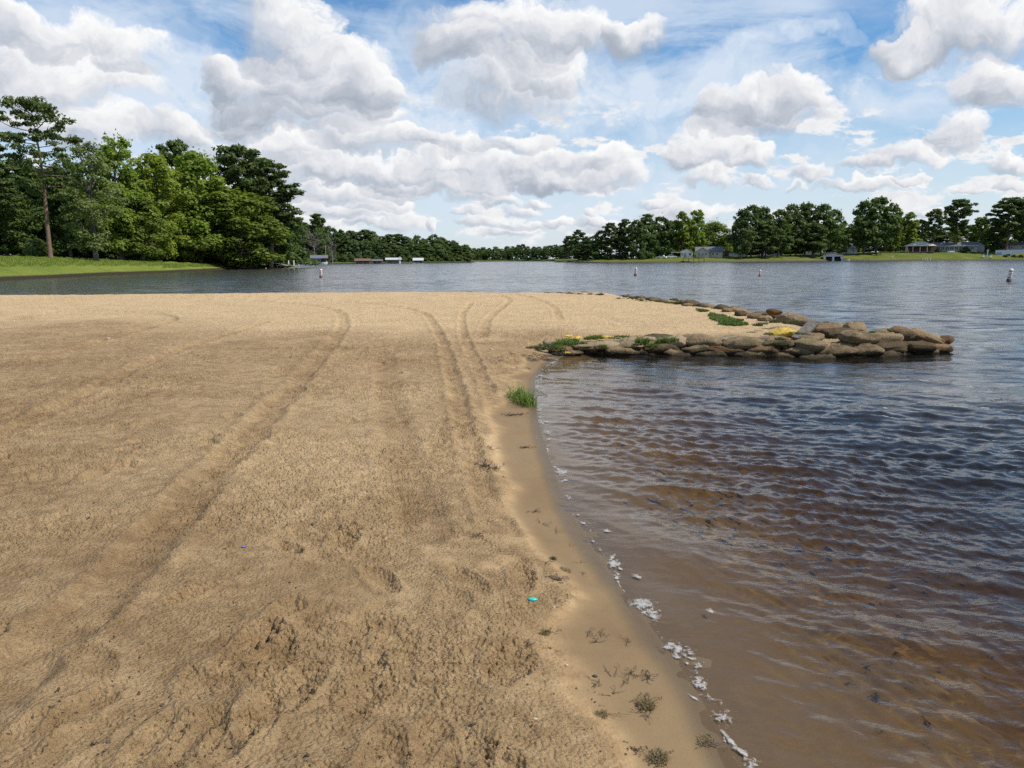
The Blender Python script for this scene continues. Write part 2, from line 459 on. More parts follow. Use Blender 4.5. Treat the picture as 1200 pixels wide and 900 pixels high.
LAND = [V2(p) for p in shore] + [(p.x - (.45 if i == 5 else .1), p.y + (.1 if i == 5 else .27)) for i, p in enumerate(near_wall[1:])] + [V2(p) for p in far_wall] + [V2(p) for p in gapL] + [V2(p) for p in crest] + [(-90, 30), (-90, -40), (shore[0].x + 6, -40), (shore[0].x + 1.2, -4)]
NATURAL = [(shore[0].x + 6, -40), (shore[0].x + 1.2, -4)] + [V2(p) for p in shore]
BACK = [V2(p) for p in crest]

TRACKS = [  # picture points on the sand, half width in metres, depth
 ([(-60, 850), (20, 765), (130, 668), (240, 555), (300, 492), (350, 440), (385, 402), (402, 378), (392, 364), (345, 356), (240, 351)], .135, .024),
 ([(-60, 525), (0, 503), (100, 458), (190, 414), (275, 388), (310, 377)], .12, .030),
 ([(40, 420), (120, 398), (185, 381), (203, 375), (190, 369), (150, 366), (60, 362)], .11, .034),
 ([(590, 590), (563, 540), (546, 490), (535, 447), (520, 400), (508, 378), (495, 366), (460, 359), (400, 354), (320, 351), (200, 349)], .10, .024),
 ([(600, 520), (585, 470), (566, 430), (548, 400), (541, 378), (543, 365), (552, 356)], .09, .022),
 ([(566, 390), (572, 372), (590, 359), (597, 353), (585, 349)], .11, .020),
 ([(655, 372), (651, 363), (640, 356), (610, 349), (560, 346)], .11, .018),
 ([(-20, 378), (30, 373), (66, 365)], .12, .034),
 ([(500, 600), (470, 520), (455, 450), (450, 410)], .16, .012),
]
def beach_height(x, y):
    ins = inside(x, y, LAND)
    dn = seg_dist(x, y, NATURAL)
    db = seg_dist(x, y, BACK)
    da = seg_dist(x, y, LAND, True)
    wob = fbm(x, y, 1.1, 3, 3)
    berm = sstep(0.26, 0.74, dn + 0.42 * wob)
    land = 0.055 * np.minimum(dn, 0.8) + 0.055 * berm + 0.11 * (1 - np.exp(-np.maximum(dn - .4, 0) / 2.2)) + 0.05 * sstep(3, 12, dn)
    land = np.minimum(land, 0.01 + 0.16 * db + 0.0 * x) + 0.10 * sstep(10, 2.5, db) * sstep(0.2, 2.5, db)
    bed = -(0.03 * da + 0.115 * np.maximum(da - 0.15, 0)) - 0.05 * sstep(.5, 2, da)
    wallside = sstep(0.0, 0.8, dn - da)
    bed = bed - .45 * wallside * sstep(0.0, .35, da)
    bed = np.maximum(bed, -1.3)
    h = np.where(ins, np.maximum(land, 0.002), bed)
    wet = np.where(ins, 1 - sstep(0.04, 0.15, dn + 0.04 * wob), 1.0)          # soaked strip
    smooth = np.where(ins, 1 - berm, 1.0)                                     # washed flat
    smooth = np.maximum(smooth, 0.9 * (1 - sstep(.30, .62, np.hypot((x - ground(600, 650, .1).x) / 1.25, y - ground(600, 650, .1).y) + .9 * wob)))
    return h, wet, smooth, ins, dn, da

def polar(a_deg, h, far, cols, side):
    r = h / np.tan(np.radians(a_deg))
    r = np.concatenate([r, np.asarray(far)]) if len(far) else r
    th = np.concatenate([np.linspace(-105, -40, side, endpoint=False), np.linspace(-40, 40, cols), np.linspace(40, 105, side + 1)[1:]])
    th = np.radians(th)
    Rg, T = np.meshgrid(r, th, indexing='ij')
    x, y = Rg * np.sin(T), Rg * np.cos(T)
    nr, nc = x.shape
    i = np.arange(nr * nc).reshape(nr, nc)
    q = np.stack([i[:-1, :-1], i[1:, :-1], i[1:, 1:], i[:-1, 1:]], -1)[:, :, ::-1].reshape(-1, 4)
    return x.ravel(), y.ravel(), q

def drop_unused(V, q, attrs):
    used = np.zeros(len(V), bool); used[q.ravel()] = True
    idx = np.cumsum(used) - 1
    return V[used], idx[q], {k: a[used] for k, a in attrs.items()}

def crumbs(x, y, f, seed, lo=.25, hi=.62):
    """height of scattered round lumps, in cell units"""
    a = seed * .77; c, s = math.cos(a), math.sin(a)
    X, Y = (x * c - y * s) * f + seed * 3.1, (x * s + y * c) * f
    ix, iy = np.floor(X), np.floor(Y); best = np.zeros_like(x)
    for dx in (-1, 0, 1):
        for dy in (-1, 0, 1):
            cx, cy = ix + dx, iy + dy
            jx, jy = cx + _hash(cx, cy, seed), cy + _hash(cx, cy, seed + 50)
            r = lo + (hi - lo) * _hash(cx, cy, seed + 99) ** 1.5
            d2 = ((X - jx) / r) ** 2 + ((Y - jy) / r) ** 2
            best = np.maximum(best, r * np.sqrt(np.maximum(0, 1 - d2)))
    return best

def make_sand():
    a = np.concatenate([np.linspace(62, 46, 60, endpoint=False), np.linspace(46, 2.35, 900)])
    x, y, q = polar(a, 1.5, [37, 38, 39.5, 41, 43, 46, 50], 1350, 30)
    da0 = seg_dist(x, y, LAND, True)
    keep = inside(x, y, LAND) | (da0 < 7.5)
    q = q[keep[q].all(1)]
    V = np.stack([x, y, x * 0], 1)
    V, q, _ = drop_unused(V, q, {})
    x, y = V[:, 0].copy(), V[:, 1].copy()
    h, wet, smooth, ins, dn, da = beach_height(x, y)
    rough = (1 - smooth) * np.where(ins, 1, 0)
    dist = np.hypot(x, y)
    # trampled, clodded sand
    big = fbm(x, y, 0.9, 21, 3) * 0.026
    mid = fbm(x, y, 3.4, 31, 3)
    mid = mid * 0.022
    patch = sstep(-.22, .30, fbm(x, y, 0.8, 47, 3))
    clod = np.abs(fbm(x, y, 8.0, 41, 2)) * 0.020 + crumbs(x, y, 12.0, 3) * .016 * sstep(-.1, .2, fbm(x, y, 2.2, 45, 2)) + crumbs(x, y, 25.0, 4, .2, .6) * .0155 * sstep(-.3, .1, fbm(x, y, 3.1, 46, 2)) + crumbs(x, y, 52.0, 5) * .0115 - .012
    amp = .45 + .95 * patch
    grit = rnoise(x, y, 85.0, 51) * .004
    ht = big + mid + (clod + grit) * amp
    far_fade = 1 - 0.35 * sstep(9, 22, dist)
    h = h + rough * ht * far_fade + (1 - rough) * np.where(ins, 1, 1.2) * (fbm(x, y, 5, 61, 3) * 0.006)
    # ripple marks on the bed under the shallows
    rip = np.sin(2 * np.pi * (x * .80 + y * .45) / .115 + 3.2 * fbm(x, y, 1.7, 131, 3)) * (1 + 1.2 * fbm(x, y, 1.1, 137, 2))
    h = h + np.where(ins, 0, sstep(.25, .9, da)) * .0085 * rip
    # tyre tracks
    trk = np.zeros_like(x)
    for pts, w, dp in TRACKS:
        P = smooth_line([ground(px, py, 0.24) for px, py in pts], 6)
        d = seg_dist(x, y, P) + 0.05 * fbm(x, y, 4.0, 71, 2)
        f = np.exp(-(d / w) ** 4); rim = np.exp(-((d - 1.35 * w) / (0.42 * w)) ** 2)
        near = 1 + 0.3 * sstep(14, 4, dist)
        tread = 1 + 0.9 * rnoise(x, y, 9.0, 77)
        h += rough * dp * near * 1.1 * (0.45 * rim * (1 + 1.6 * rnoise(x, y, 5, 78)) - f * tread)
        trk = np.maximum(trk, f * rough)
    # footprints
    rs = np.random.default_rng(5)
    for k in range(80):
        if k < 40:
            px, py = rs.uniform(-40, 640), rs.uniform(520, 930)
        else: px, py = rs.uniform(-40, 700), rs.uniform(390, 560)
        g = ground(px, py, 0.2); ang = rs.uniform(-0.6, 0.9)
        dx, dy = x - g.x, y - g.y
        sel = (np.abs(dx) < .35) & (np.abs(dy) < .35)
        if not sel.any(): continue
        c, s = math.cos(ang), math.sin(ang)
        sx = rs.uniform(.8, 1.15)
        lx = (dx[sel] * c + dy[sel] * s) / (.065 * sx); ly = (-dx[sel] * s + dy[sel] * c) / (.15 * sx)
        e = np.sqrt(lx * lx + ly * ly) + 0.5 * (mid + clod)[sel] / .03
        h[sel] += rough[sel] * rs.uniform(.5, 1.2) * (-0.028 * np.exp(-e ** 3) + 0.013 * np.exp(-((e - 1.35) / .3) ** 2))
    # how dark the sand is: pale on the crest, darker lower down
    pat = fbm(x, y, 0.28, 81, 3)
    sand_dark = 1 - sstep(13.0, 18.5, y + 4.0 * pat + 0.22 * x)
    g = ground(455, 480, .2); pale_spot = np.exp(-(((x - g.x) / 2.0) ** 2 + ((y - g.y) / 3.5) ** 2) - 1.2 * pat)
    sand_dark = np.clip(sand_dark - 0.45 * pale_spot + 0.34 * trk, 0, 1)
    sand_dark = np.where(dn < 1.0, np.maximum(sand_dark, 0.75), sand_dark)
    dw = seg_dist(x, y, near_wall)
    gap_shade = np.exp(-(dw / .30) ** 2) * (h < .24); wet = np.maximum(wet, gap_shade)  # shade in the gaps between wall bags, painted in through the wet attribute
    V[:, 2] = h
    me = np_mesh('beach_sand', V, q, {'wet': wet, 'sand_dark': sand_dark, 'washed': smooth})
    m, nt, nd, lk, p = new_mat('sand')
    P = pos(nt)
    def attr(nm):
        a = N(nt, 'ShaderNodeAttribute'); a.attribute_name = nm; return a.outputs['Fac']
    n1 = noise(nt, P, 1.3, 6, .6); n2 = noise(nt, P, 55, 5, .7); n3 = noise(nt, P, 260, 3, .7); n4 = noise(nt, P, 9, 5, .65)
    pale_mix = mixc(nt, mapr(nt, n4.outputs['Fac'], .3, .7), SAND_PALE_A, SAND_PALE_B)
    dark_mix = mixc(nt, mapr(nt, n4.outputs['Fac'], .3, .72), SAND_DARK_A, SAND_DARK_B)
    f = mathn(nt, 'ADD', attr('sand_dark'), mathn(nt, 'MULTIPLY', mathn(nt, 'SUBTRACT', n1.outputs['Fac'], .5), .7), clamp=True)
    c = mixc(nt, f, pale_mix, dark_mix)
    c = mixc(nt, mapr(nt, attr('washed'), .55, 1.0, 0, 1), c, SAND_WASHED)
    n8 = noise(nt, P, .85, 5, .6, .5)
    c = mixc(nt, mathn(nt, 'MULTIPLY', mapr(nt, n8.outputs['Fac'], .42, .66, 0, .8), attr('sand_dark')), c, (.76, .71, .66), 'MULTIPLY')
    # coarse grains: pale and dark
    c = mixc(nt, mapr(nt, n3.outputs['Fac'], .35, .65, .0, .5), c, (1.22, 1.2, 1.15), 'MULTIPLY')
    c = mixc(nt, mapr(nt, n2.outputs['Fac'], .60, .72, .0, .55), c, (.52, .43, .36), 'MULTIPLY')
    n5 = noise(nt, P, 120, 2, .6)
    c = mixc(nt, mathn(nt, 'MULTIPLY', mapr(nt, n5.outputs['Fac'], .70, .76), mapr(nt, attr('washed'), 0, 1, .8, .3)), c, (.035, .025, .02))
    sp = N(nt, 'ShaderNodeSeparateXYZ'); lk.new(P, sp.inputs[0])
    c = mixc(nt, mathn(nt, 'MULTIPLY', attr('wet'), .78), c, (.105, .071, .034))  # soaked sand, plus the painted dark gaps of the wall
    # bed silt, mottled brown and gold; ripple refraction contrast put into the colour
    bed = mapr(nt, sp.outputs[2], -.012, -.16)
    n6 = noise(nt, P, 3.4, 7, .68, 1.1)
    c = mixc(nt, mathn(nt, 'MULTIPLY', bed, mapr(nt, n6.outputs['Fac'],   .42, .66, .0, .62)), c, (.046, .023, .012))
    n7 = noise(nt, P, 5.5, 6, .66, 1.4)
    c = mixc(nt, mathn(nt, 'MULTIPLY', bed, mapr(nt, n7.outputs['Fac'], .50, .66, .0, .7)), c, (.24, .17, .075))
    lk.new(c, p.inputs['Base Color'])
    lk.new(mapr(nt, attr('wet'), 0, 1, .92, .38), p.inputs['Roughness'])
    p.inputs['Specular IOR Level'].default_value = .3
    b1 = N(nt, 'ShaderNodeBump'); b1.inputs['Distance'].default_value = .011
    lk.new(mapr(nt, attr('washed'), 0, 1, 1.0, .22), b1.inputs['Strength'])
    nb = noise(nt, P, 95, 4, .75); lk.new(nb.outputs['Fac'], b1.inputs['Height'])
    b2 = N(nt, 'ShaderNodeBump'); b2.inputs['Distance'].default_value = .036
    lk.new(mapr(nt, attr('washed'), .3, 1, .75, .0), b2.inputs['Strength'])
    nb2 = noise(nt, P, 26, 6, .74); lk.new(nb2.outputs['Fac'], b2.inputs['Height']); lk.new(b1.outputs[0], b2.inputs['Normal'])
    vo = N(nt, 'ShaderNodeTexVoronoi'); vo.inputs['Scale'].default_value = 62; lk.new(P, vo.inputs['Vector'])
    b3 = N(nt, 'ShaderNodeBump'); b3.inputs['Distance'].default_value = .013; b3.invert = True
    lk.new(mathn(nt, 'MULTIPLY', mapr(nt, attr('washed'), .2, .9, .95, .04), mapr(nt, n1.outputs['Fac'], .3, .6, .5, 1.0)), b3.inputs['Strength'])
    lk.new(vo.outputs['Distance'], b3.inputs['Height']); lk.new(b2.outputs[0], b3.inputs['Normal'])
    lk.new(b3.outputs[0], p.inputs['Normal'])
    o = link('beach_sand', me, m, None, True)
    tag(o, kind='structure')
    return o
SAND_PALE_A, SAND_PALE_B = (.445, .312, .162), (.56, .405, .225)
SAND_DARK_A, SAND_DARK_B = (.270, .174, .083), (.425, .292, .152)
SAND_WASHED = (.208, .141, .072)
make_sand()

def sand_z(x, y):
    h, *_ = beach_height(np.array([float(x)]), np.array([float(y)]))
    return float(h[0])

# ------------------------------------------------------------------ lake
def make_lake():
    a = np.concatenate([np.linspace(62, 48, 25, endpoint=False), np.linspace(48, 0.95, 960)])
    far = list(np.geomspace(105, 3000, 40))
    x, y, q = polar(a, CAM_H, far, 1050, 26)
    da0 = seg_dist(x, y, LAND, True); ins = inside(x, y, LAND)
    keep = ~ins | (da0 < 0.9)
    q = q[keep[q].all(1)]
    V, q, _ = drop_unused(np.stack([x, y, x * 0], 1), q, {})
    x, y = V[:, 0].copy(), V[:, 1].copy()
    ins = inside(x, y, LAND); da = seg_dist(x, y, LAND, True)
    r = np.hypot(x, y)
    spacing = np.maximum(r * r / CAM_H * np.radians(0.049), r * np.radians(0.077))
    rs = np.random.default_rng(8)
    z = np.zeros_like(x)
    lams = np.geomspace(0.085, 1.9, 64)
    shelter = 0.55 + 0.45 * sstep(0.1, 0.9, da)
    # gusty patches: ripples are stronger here and weaker there
    gust = 0.75 + 0.9 * fbm(x, y, 0.30, 91, 3)
    for i, lam in enumerate(lams):
        th = rs.normal(rad(-112), rad(34))
        kx, ky = math.cos(th) * 2 * math.pi / lam, math.sin(th) * 2 * math.pi / lam
        amp = 0.0092 * lam ** 0.84 * rs.uniform(.55, 1.35)
        amp *= 1.30 if lam < .32 else (.72 if lam < .7 else .42)
        ph = kx * x + ky * y + rs.uniform(0, 6.28) + 1.4 * np.sin(0.23 * lam ** -.5 * (x * math.sin(th + 1) + y * math.cos(th + 1)) + i)
        s = 2 * ((np.sin(ph) + 1) / 2) ** 1.9 - .75
        env = np.clip(0.55 + 1.3 * rnoise(x, y, 0.22 / lam ** .7, 200 + i), 0, 1.4)
        w = sstep(2.0, 4.0, lam / spacing)
        z += amp * env * w * s * (gust if lam < .6 else 1)
    z *= shelter * sstep(-0.04, 0.55, np.where(ins, -da, da)) ** .8
    V[:, 2] = z
    h = beach_height(x, y)[0]
    depth = np.where(ins, 0.0, np.clip(-h, 0, 2))
    depth = np.where(da > 7.4, 2.0, depth)
    me = np_mesh('lake_water', V, q, {'depth': depth, 'open_water': sstep(5, 24, r)})
    m, nt, nd, lk, p = new_mat('lake_water'); nd.remove(p)
    out = nd['Material Output']
    P = pos(nt)
    at = N(nt, 'ShaderNodeAttribute'); at.attribute_name = 'depth'; dep = at.outputs['Fac']
    # ripple normals finer than the mesh
    mp = N(nt, 'ShaderNodeMapping'); mp.inputs['Rotation'].default_value = (0, 0, rad(22)); mp.inputs['Scale'].default_value = (.55, 1.25, 1)
    lk.new(P, mp.inputs[0])
    r1 = noise(nt, mp.outputs[0], 8.5, 4, .55, .5); r2 = noise(nt, mp.outputs[0], 30, 3, .55, .4); r3 = noise(nt, mp.outputs[0], 1.9, 4, .55, .4)
    shal = mapr(nt, dep, .0, .12, .25, 1.0)
    b1 = N(nt, 'ShaderNodeBump'); b1.inputs['Distance'].default_value = .020; lk.new(r1.outputs['Fac'], b1.inputs['Height']); lk.new(mathn(nt, 'MULTIPLY', shal, .50), b1.inputs['Strength'])
    b2 = N(nt, 'ShaderNodeBump'); b2.inputs['Distance'].default_value = .0035; lk.new(r2.outputs['Fac'], b2.inputs['Height']); lk.new(mathn(nt, 'MULTIPLY', shal, .35), b2.inputs['Strength']); lk.new(b1.outputs[0], b2.inputs['Normal'])
    nrm = b2.outputs[0]
    ao = N(nt, 'ShaderNodeAttribute'); ao.attribute_name = 'open_water'
    # open water: chop finer than the mesh, as slopes of the surface
    mp2 = N(nt, 'ShaderNodeMapping'); mp2.inputs['Rotation'].default_value = (0, 0, rad(12)); mp2.inputs['Scale'].default_value = (.45, 1.15, 1); lk.new(P, mp2.inputs[0])
    r3 = noise(nt, mp2.outputs[0], 1.7, 6, .60, .5); r4 = noise(nt, P, .11, 4, .6, .6)
    sb = N(nt, 'ShaderNodeVectorMath', operation='SUBTRACT'); lk.new(r3.outputs['Color'], sb.inputs[0]); sb.inputs[1].default_value = (.5, .5, .5)
    ml = N(nt, 'ShaderNodeVectorMath', operation='MULTIPLY'); lk.new(sb.outputs[0], ml.inputs[0]); ml.inputs[1].default_value = (.65, 1.35, 0)
    sl = N(nt, 'ShaderNodeVectorMath', operation='SCALE'); lk.new(ml.outputs[0], sl.inputs[0]); lk.new(mathn(nt, 'MULTIPLY', ao.outputs['Fac'], mapr(nt, r4.outputs['Fac'], .3, .7, .7, 1.2)), sl.inputs['Scale'])
    ad = N(nt, 'ShaderNodeVectorMath', operation='ADD'); lk.new(nrm, ad.inputs[0]); lk.new(sl.outputs[0], ad.inputs[1])
    nn = N(nt, 'ShaderNodeVectorMath', operation='NORMALIZE'); lk.new(ad.outputs[0], nn.inputs[0]); nrm = nn.outputs[0]
    fr = N(nt, 'ShaderNodeFresnel'); fr.inputs['IOR'].default_value = 1.333; lk.new(nrm, fr.inputs['Normal'])
    gl = N(nt, 'ShaderNodeBsdfGlossy'); lk.new(mapr(nt, ao.outputs['Fac'], 0, 1, .03, .15), gl.inputs['Roughness']); gl.inputs['Color'].default_value = (1, 1, 1, 1); lk.new(nrm, gl.inputs['Normal'])
    df = N(nt, 'ShaderNodeBsdfDiffuse'); df.inputs['Color'].default_value = WATER_BODY
    tr = N(nt, 'ShaderNodeBsdfTransparent')
    rp = N(nt, 'ShaderNodeValToRGB'); cr = rp.color_ramp
    cr.elements[0].position = 0; cr.elements[0].color = (.97, .95, .92, 1)
    cr.elements[1].position = 1; cr.elements[1].color = (.15, .11, .05, 1)
    e = cr.elements.new(.18); e.color = (.88, .80, .60, 1)
    e = cr.elements.new(.45); e.color = (.60, .48, .27, 1)
    lk.new(mapr(nt, dep, 0, .8, smooth=False), rp.inputs[0]); lk.new(rp.outputs[0], tr.inputs['Color'])
    op = mapr(nt, dep, .05, 1.5, .02, .97)
    mb = N(nt, 'ShaderNodeMixShader'); lk.new(op, mb.inputs[0]); lk.new(tr.outputs[0], mb.inputs[1]); lk.new(df.outputs[0], mb.inputs[2])
    ms = N(nt, 'ShaderNodeMixShader'); lk.new(fr.outputs[0], ms.inputs[0]); lk.new(mb.outputs[0], ms.inputs[1]); lk.new(gl.outputs[0], ms.inputs[2])
    lk.new(ms.outputs[0], out.inputs['Surface'])
    o = link('lake_water', me, m, None, True)
    tag(o, kind='structure')
WATER_BODY = (.040, .034, .024, 1)
make_lake()
g = MB().lathe([(4000, -1.9), (4000, -1.7)], 48)
tag(g.build('lake_bed', simple_mat('lake_silt', (.06, .045, .03), .95)), kind='structure')
# ------------------------------------------------------------------ foliage
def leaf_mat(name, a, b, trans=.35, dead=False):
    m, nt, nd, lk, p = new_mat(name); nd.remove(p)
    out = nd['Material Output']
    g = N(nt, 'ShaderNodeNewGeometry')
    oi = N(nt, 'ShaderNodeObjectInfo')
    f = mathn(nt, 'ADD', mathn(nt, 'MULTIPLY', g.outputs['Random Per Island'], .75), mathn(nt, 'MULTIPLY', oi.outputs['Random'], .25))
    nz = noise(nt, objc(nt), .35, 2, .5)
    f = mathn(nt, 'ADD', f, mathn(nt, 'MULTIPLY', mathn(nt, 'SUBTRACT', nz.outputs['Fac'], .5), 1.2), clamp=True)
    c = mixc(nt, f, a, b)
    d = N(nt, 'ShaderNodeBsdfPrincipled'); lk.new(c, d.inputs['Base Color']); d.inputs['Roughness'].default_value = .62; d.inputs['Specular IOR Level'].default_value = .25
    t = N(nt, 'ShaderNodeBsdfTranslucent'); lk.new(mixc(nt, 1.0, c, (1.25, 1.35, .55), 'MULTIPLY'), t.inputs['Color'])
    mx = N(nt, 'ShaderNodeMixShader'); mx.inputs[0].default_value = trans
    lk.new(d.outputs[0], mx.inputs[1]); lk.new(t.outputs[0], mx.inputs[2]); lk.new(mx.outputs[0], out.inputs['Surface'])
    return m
LEAF = {
 'bright': leaf_mat('leaf_bright_green', (.130, .195, .026), (.245, .320, .052), .45),
 'yellow': leaf_mat('leaf_yellow_green', (.155, .210, .028), (.275, .325, .058), .45),
 'mid':    leaf_mat('leaf_mid_green', (.090, .135, .023), (.180, .230, .042), .42),
 'olive':  leaf_mat('leaf_olive_green', (.130, .170, .055), (.215, .260, .095), .42),
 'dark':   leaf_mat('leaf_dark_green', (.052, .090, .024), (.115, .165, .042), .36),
 'pine':   leaf_mat('pine_needles', (.052, .086, .024), (.125, .165, .046), .32),
 'grey':   leaf_mat('dead_twigs', (.13, .115, .10), (.20, .175, .15), .10),
 'far':    leaf_mat('leaf_distant', (.070, .110, .040), (.135, .185, .060), .36),
}
def bark_mat(name, a, b):
    m, nt, nd, lk, p = new_mat(name)
    v = objc(nt); mp = N(nt, 'ShaderNodeMapping'); mp.inputs['Scale'].default_value = (6, 6, 1.4); lk.new(v, mp.inputs[0])
    nz = noise(nt, mp.outputs[0], 1.6, 6, .65)
    lk.new(mixc(nt, mapr(nt, nz.outputs['Fac'], .35, .65), a, b), p.inputs['Base Color']); p.inputs['Roughness'].default_value = .9
    bn = N(nt, 'ShaderNodeBump'); bn.inputs['Distance'].default_value = .05; lk.new(nz.outputs['Fac'], bn.inputs['Height']); lk.new(bn.outputs[0], p.inputs['Normal'])
    return m
BARK = {'pine': bark_mat('pine_bark', (.10, .060, .040), (.23, .145, .10)), 'oak': bark_mat('grey_bark', (.055, .045, .036), (.14, .12, .10)),
        'dead': bark_mat('dead_wood', (.20, .17, .15), (.33, .29, .25))}

def leaf_faces(C, size, rng, up=.35, aspect=1.7, out=None):
    """one diamond leaf spray per centre"""
    n = len(C)
    nrm = rng.normal(size=(n, 3)); nrm[:, 2] = np.abs(nrm[:, 2]) + up
    if out is not None: nrm = nrm * .45 + out * .95
    nrm /= np.linalg.norm(nrm, axis=1)[:, None]
    a = rng.normal(size=(n, 3)); a -= nrm * (a * nrm).sum(1)[:, None]; a /= np.linalg.norm(a, axis=1)[:, None]
    b = np.cross(nrm, a)
    s = (size * rng.uniform(.6, 1.4, n))[:, None]
    bend = nrm * s * rng.uniform(-.25, .1, n)[:, None]
    v = np.stack([C + a * s * .5 * aspect ** .5 + bend, C + b * s * .5 / aspect ** .5, C - a * s * .5 * aspect ** .5 + bend, C - b * s * .5 / aspect ** .5], 1)
    return v.reshape(-1, 3)

def leaves_mesh(name, C, size, rng, **kw):
    v = leaf_faces(C, size, rng, **kw)
    return np_mesh(name, v, np.arange(len(v)).reshape(-1, 4))

def broad_tree(seed, H=20., W=11., base=.12, nclump=95, per=130, leaf=.42, shape='round', hollow=.55, gap=0.0):
    """unit description: crown mesh + trunk mesh for a broadleaf tree of height H and crown width W"""
    rng = np.random.default_rng(seed)
    cents = []; rads = []
    tries = 0
    while len(cents) < nclump and tries < 9000:
        tries += 1
        t = rng.uniform(0, 1) ** .85
        z = H * (base + (1 - base) * t)
        if shape == 'round': prof = math.sqrt(max(0, 1 - ((t - .42) / .60) ** 2)) if t > .42 else .62 + .38 * math.sin(t / .42 * math.pi / 2)
        elif shape == 'tall': prof = min(1, .72 + .8 * t) if t < .35 else max(0, 1 - ((t - .35) / .68) ** 2.0) ** .62
        elif shape == 'dome': prof = math.sqrt(max(0, 1 - t ** 2.2))
        else: prof = max(.08, 1 - t) ** .7
        th = rng.uniform(0, 2 * math.pi)
        wob = .82 + .30 * math.sin(2 * th + seed) * math.sin(3.1 * t * math.pi + seed) + .14 * math.sin(5 * th + 9 * t)
        r = W / 2 * prof * wob * rng.uniform(hollow, 1.0)
        rc = rng.uniform(.55, 1.15) * W * .105 * (1.15 - .45 * t)
        c = np.array([r * math.cos(th), r * math.sin(th), z - rc * .6 * t])
        if cents:
            d = np.linalg.norm(np.array(cents) - c, axis=1)
            if d.min() < rc * (.62 + gap): continue
        cents.append(c); rads.append(rc)
    cents = np.array(cents); rads = np.array(rads)
    pts = []; outs = []
    for c, rc in zip(cents, rads):
        n = int(per * (rc / rads.mean()) ** 2 * rng.uniform(.7, 1.2))
        d = rng.normal(size=(n, 3)); d[:, 2] += .45; d /= np.linalg.norm(d, axis=1)[:, None]
        rr = rc * rng.uniform(.55, 1.12, n) ** .7
        sub = 1 + .28 * np.sin(d[:, 0] * 5 + c[0]) * np.sin(d[:, 1] * 5 + c[1])
        q = c + d * (rr * sub)[:, None] * np.array([1.15, 1.15, .78])
        pts.append(q); outs.append(d)
    # thin fill between the boughs
    k = int(len(cents) * per * .12)
    i = rng.integers(0, len(cents), k)
    pts.append(cents[i] * np.array([.7, .7, 1.0]) + rng.normal(size=(k, 3)) * W * .06); outs.append(rng.normal(size=(k, 3)) * .6)
    C = np.concatenate(pts); ok = C[:, 2] > H * base * .45
    crown = leaves_mesh('tree_crown', C[ok], leaf, rng, out=np.concatenate(outs)[ok])
    tb = MB()
    lean = rng.normal(size=2) * .02 * H
    tz = [0, .02, .1, .25, .45, .65, .85]
    tp = [Vector((lean[0] * t * t + .1 * math.sin(7 * t + seed), lean[1] * t * t, H * t)) for t in tz]
    r0 = .018 * H
    tb.tube(tp, [r0 * 1.5, r0 * 1.1, r0, r0 * .85, r0 * .6, r0 * .35, r0 * .12], 9)
    for j in rng.permutation(len(cents))[:30]:
        c = Vector(cents[j]); t0 = max(.12, min(.75, c.z / H - rng.uniform(.12, .28)))
        s = Vector((lean[0] * t0 * t0, lean[1] * t0 * t0, H * t0))
        mid = s.lerp(c, .5) + Vector((0, 0, .04 * H * rng.uniform(-.4, 1)))
        tb.tube([s, mid, c], [r0 * .38 * (1 - t0 * .6), r0 * .24, r0 * .07], 5, False)
    return crown, tb

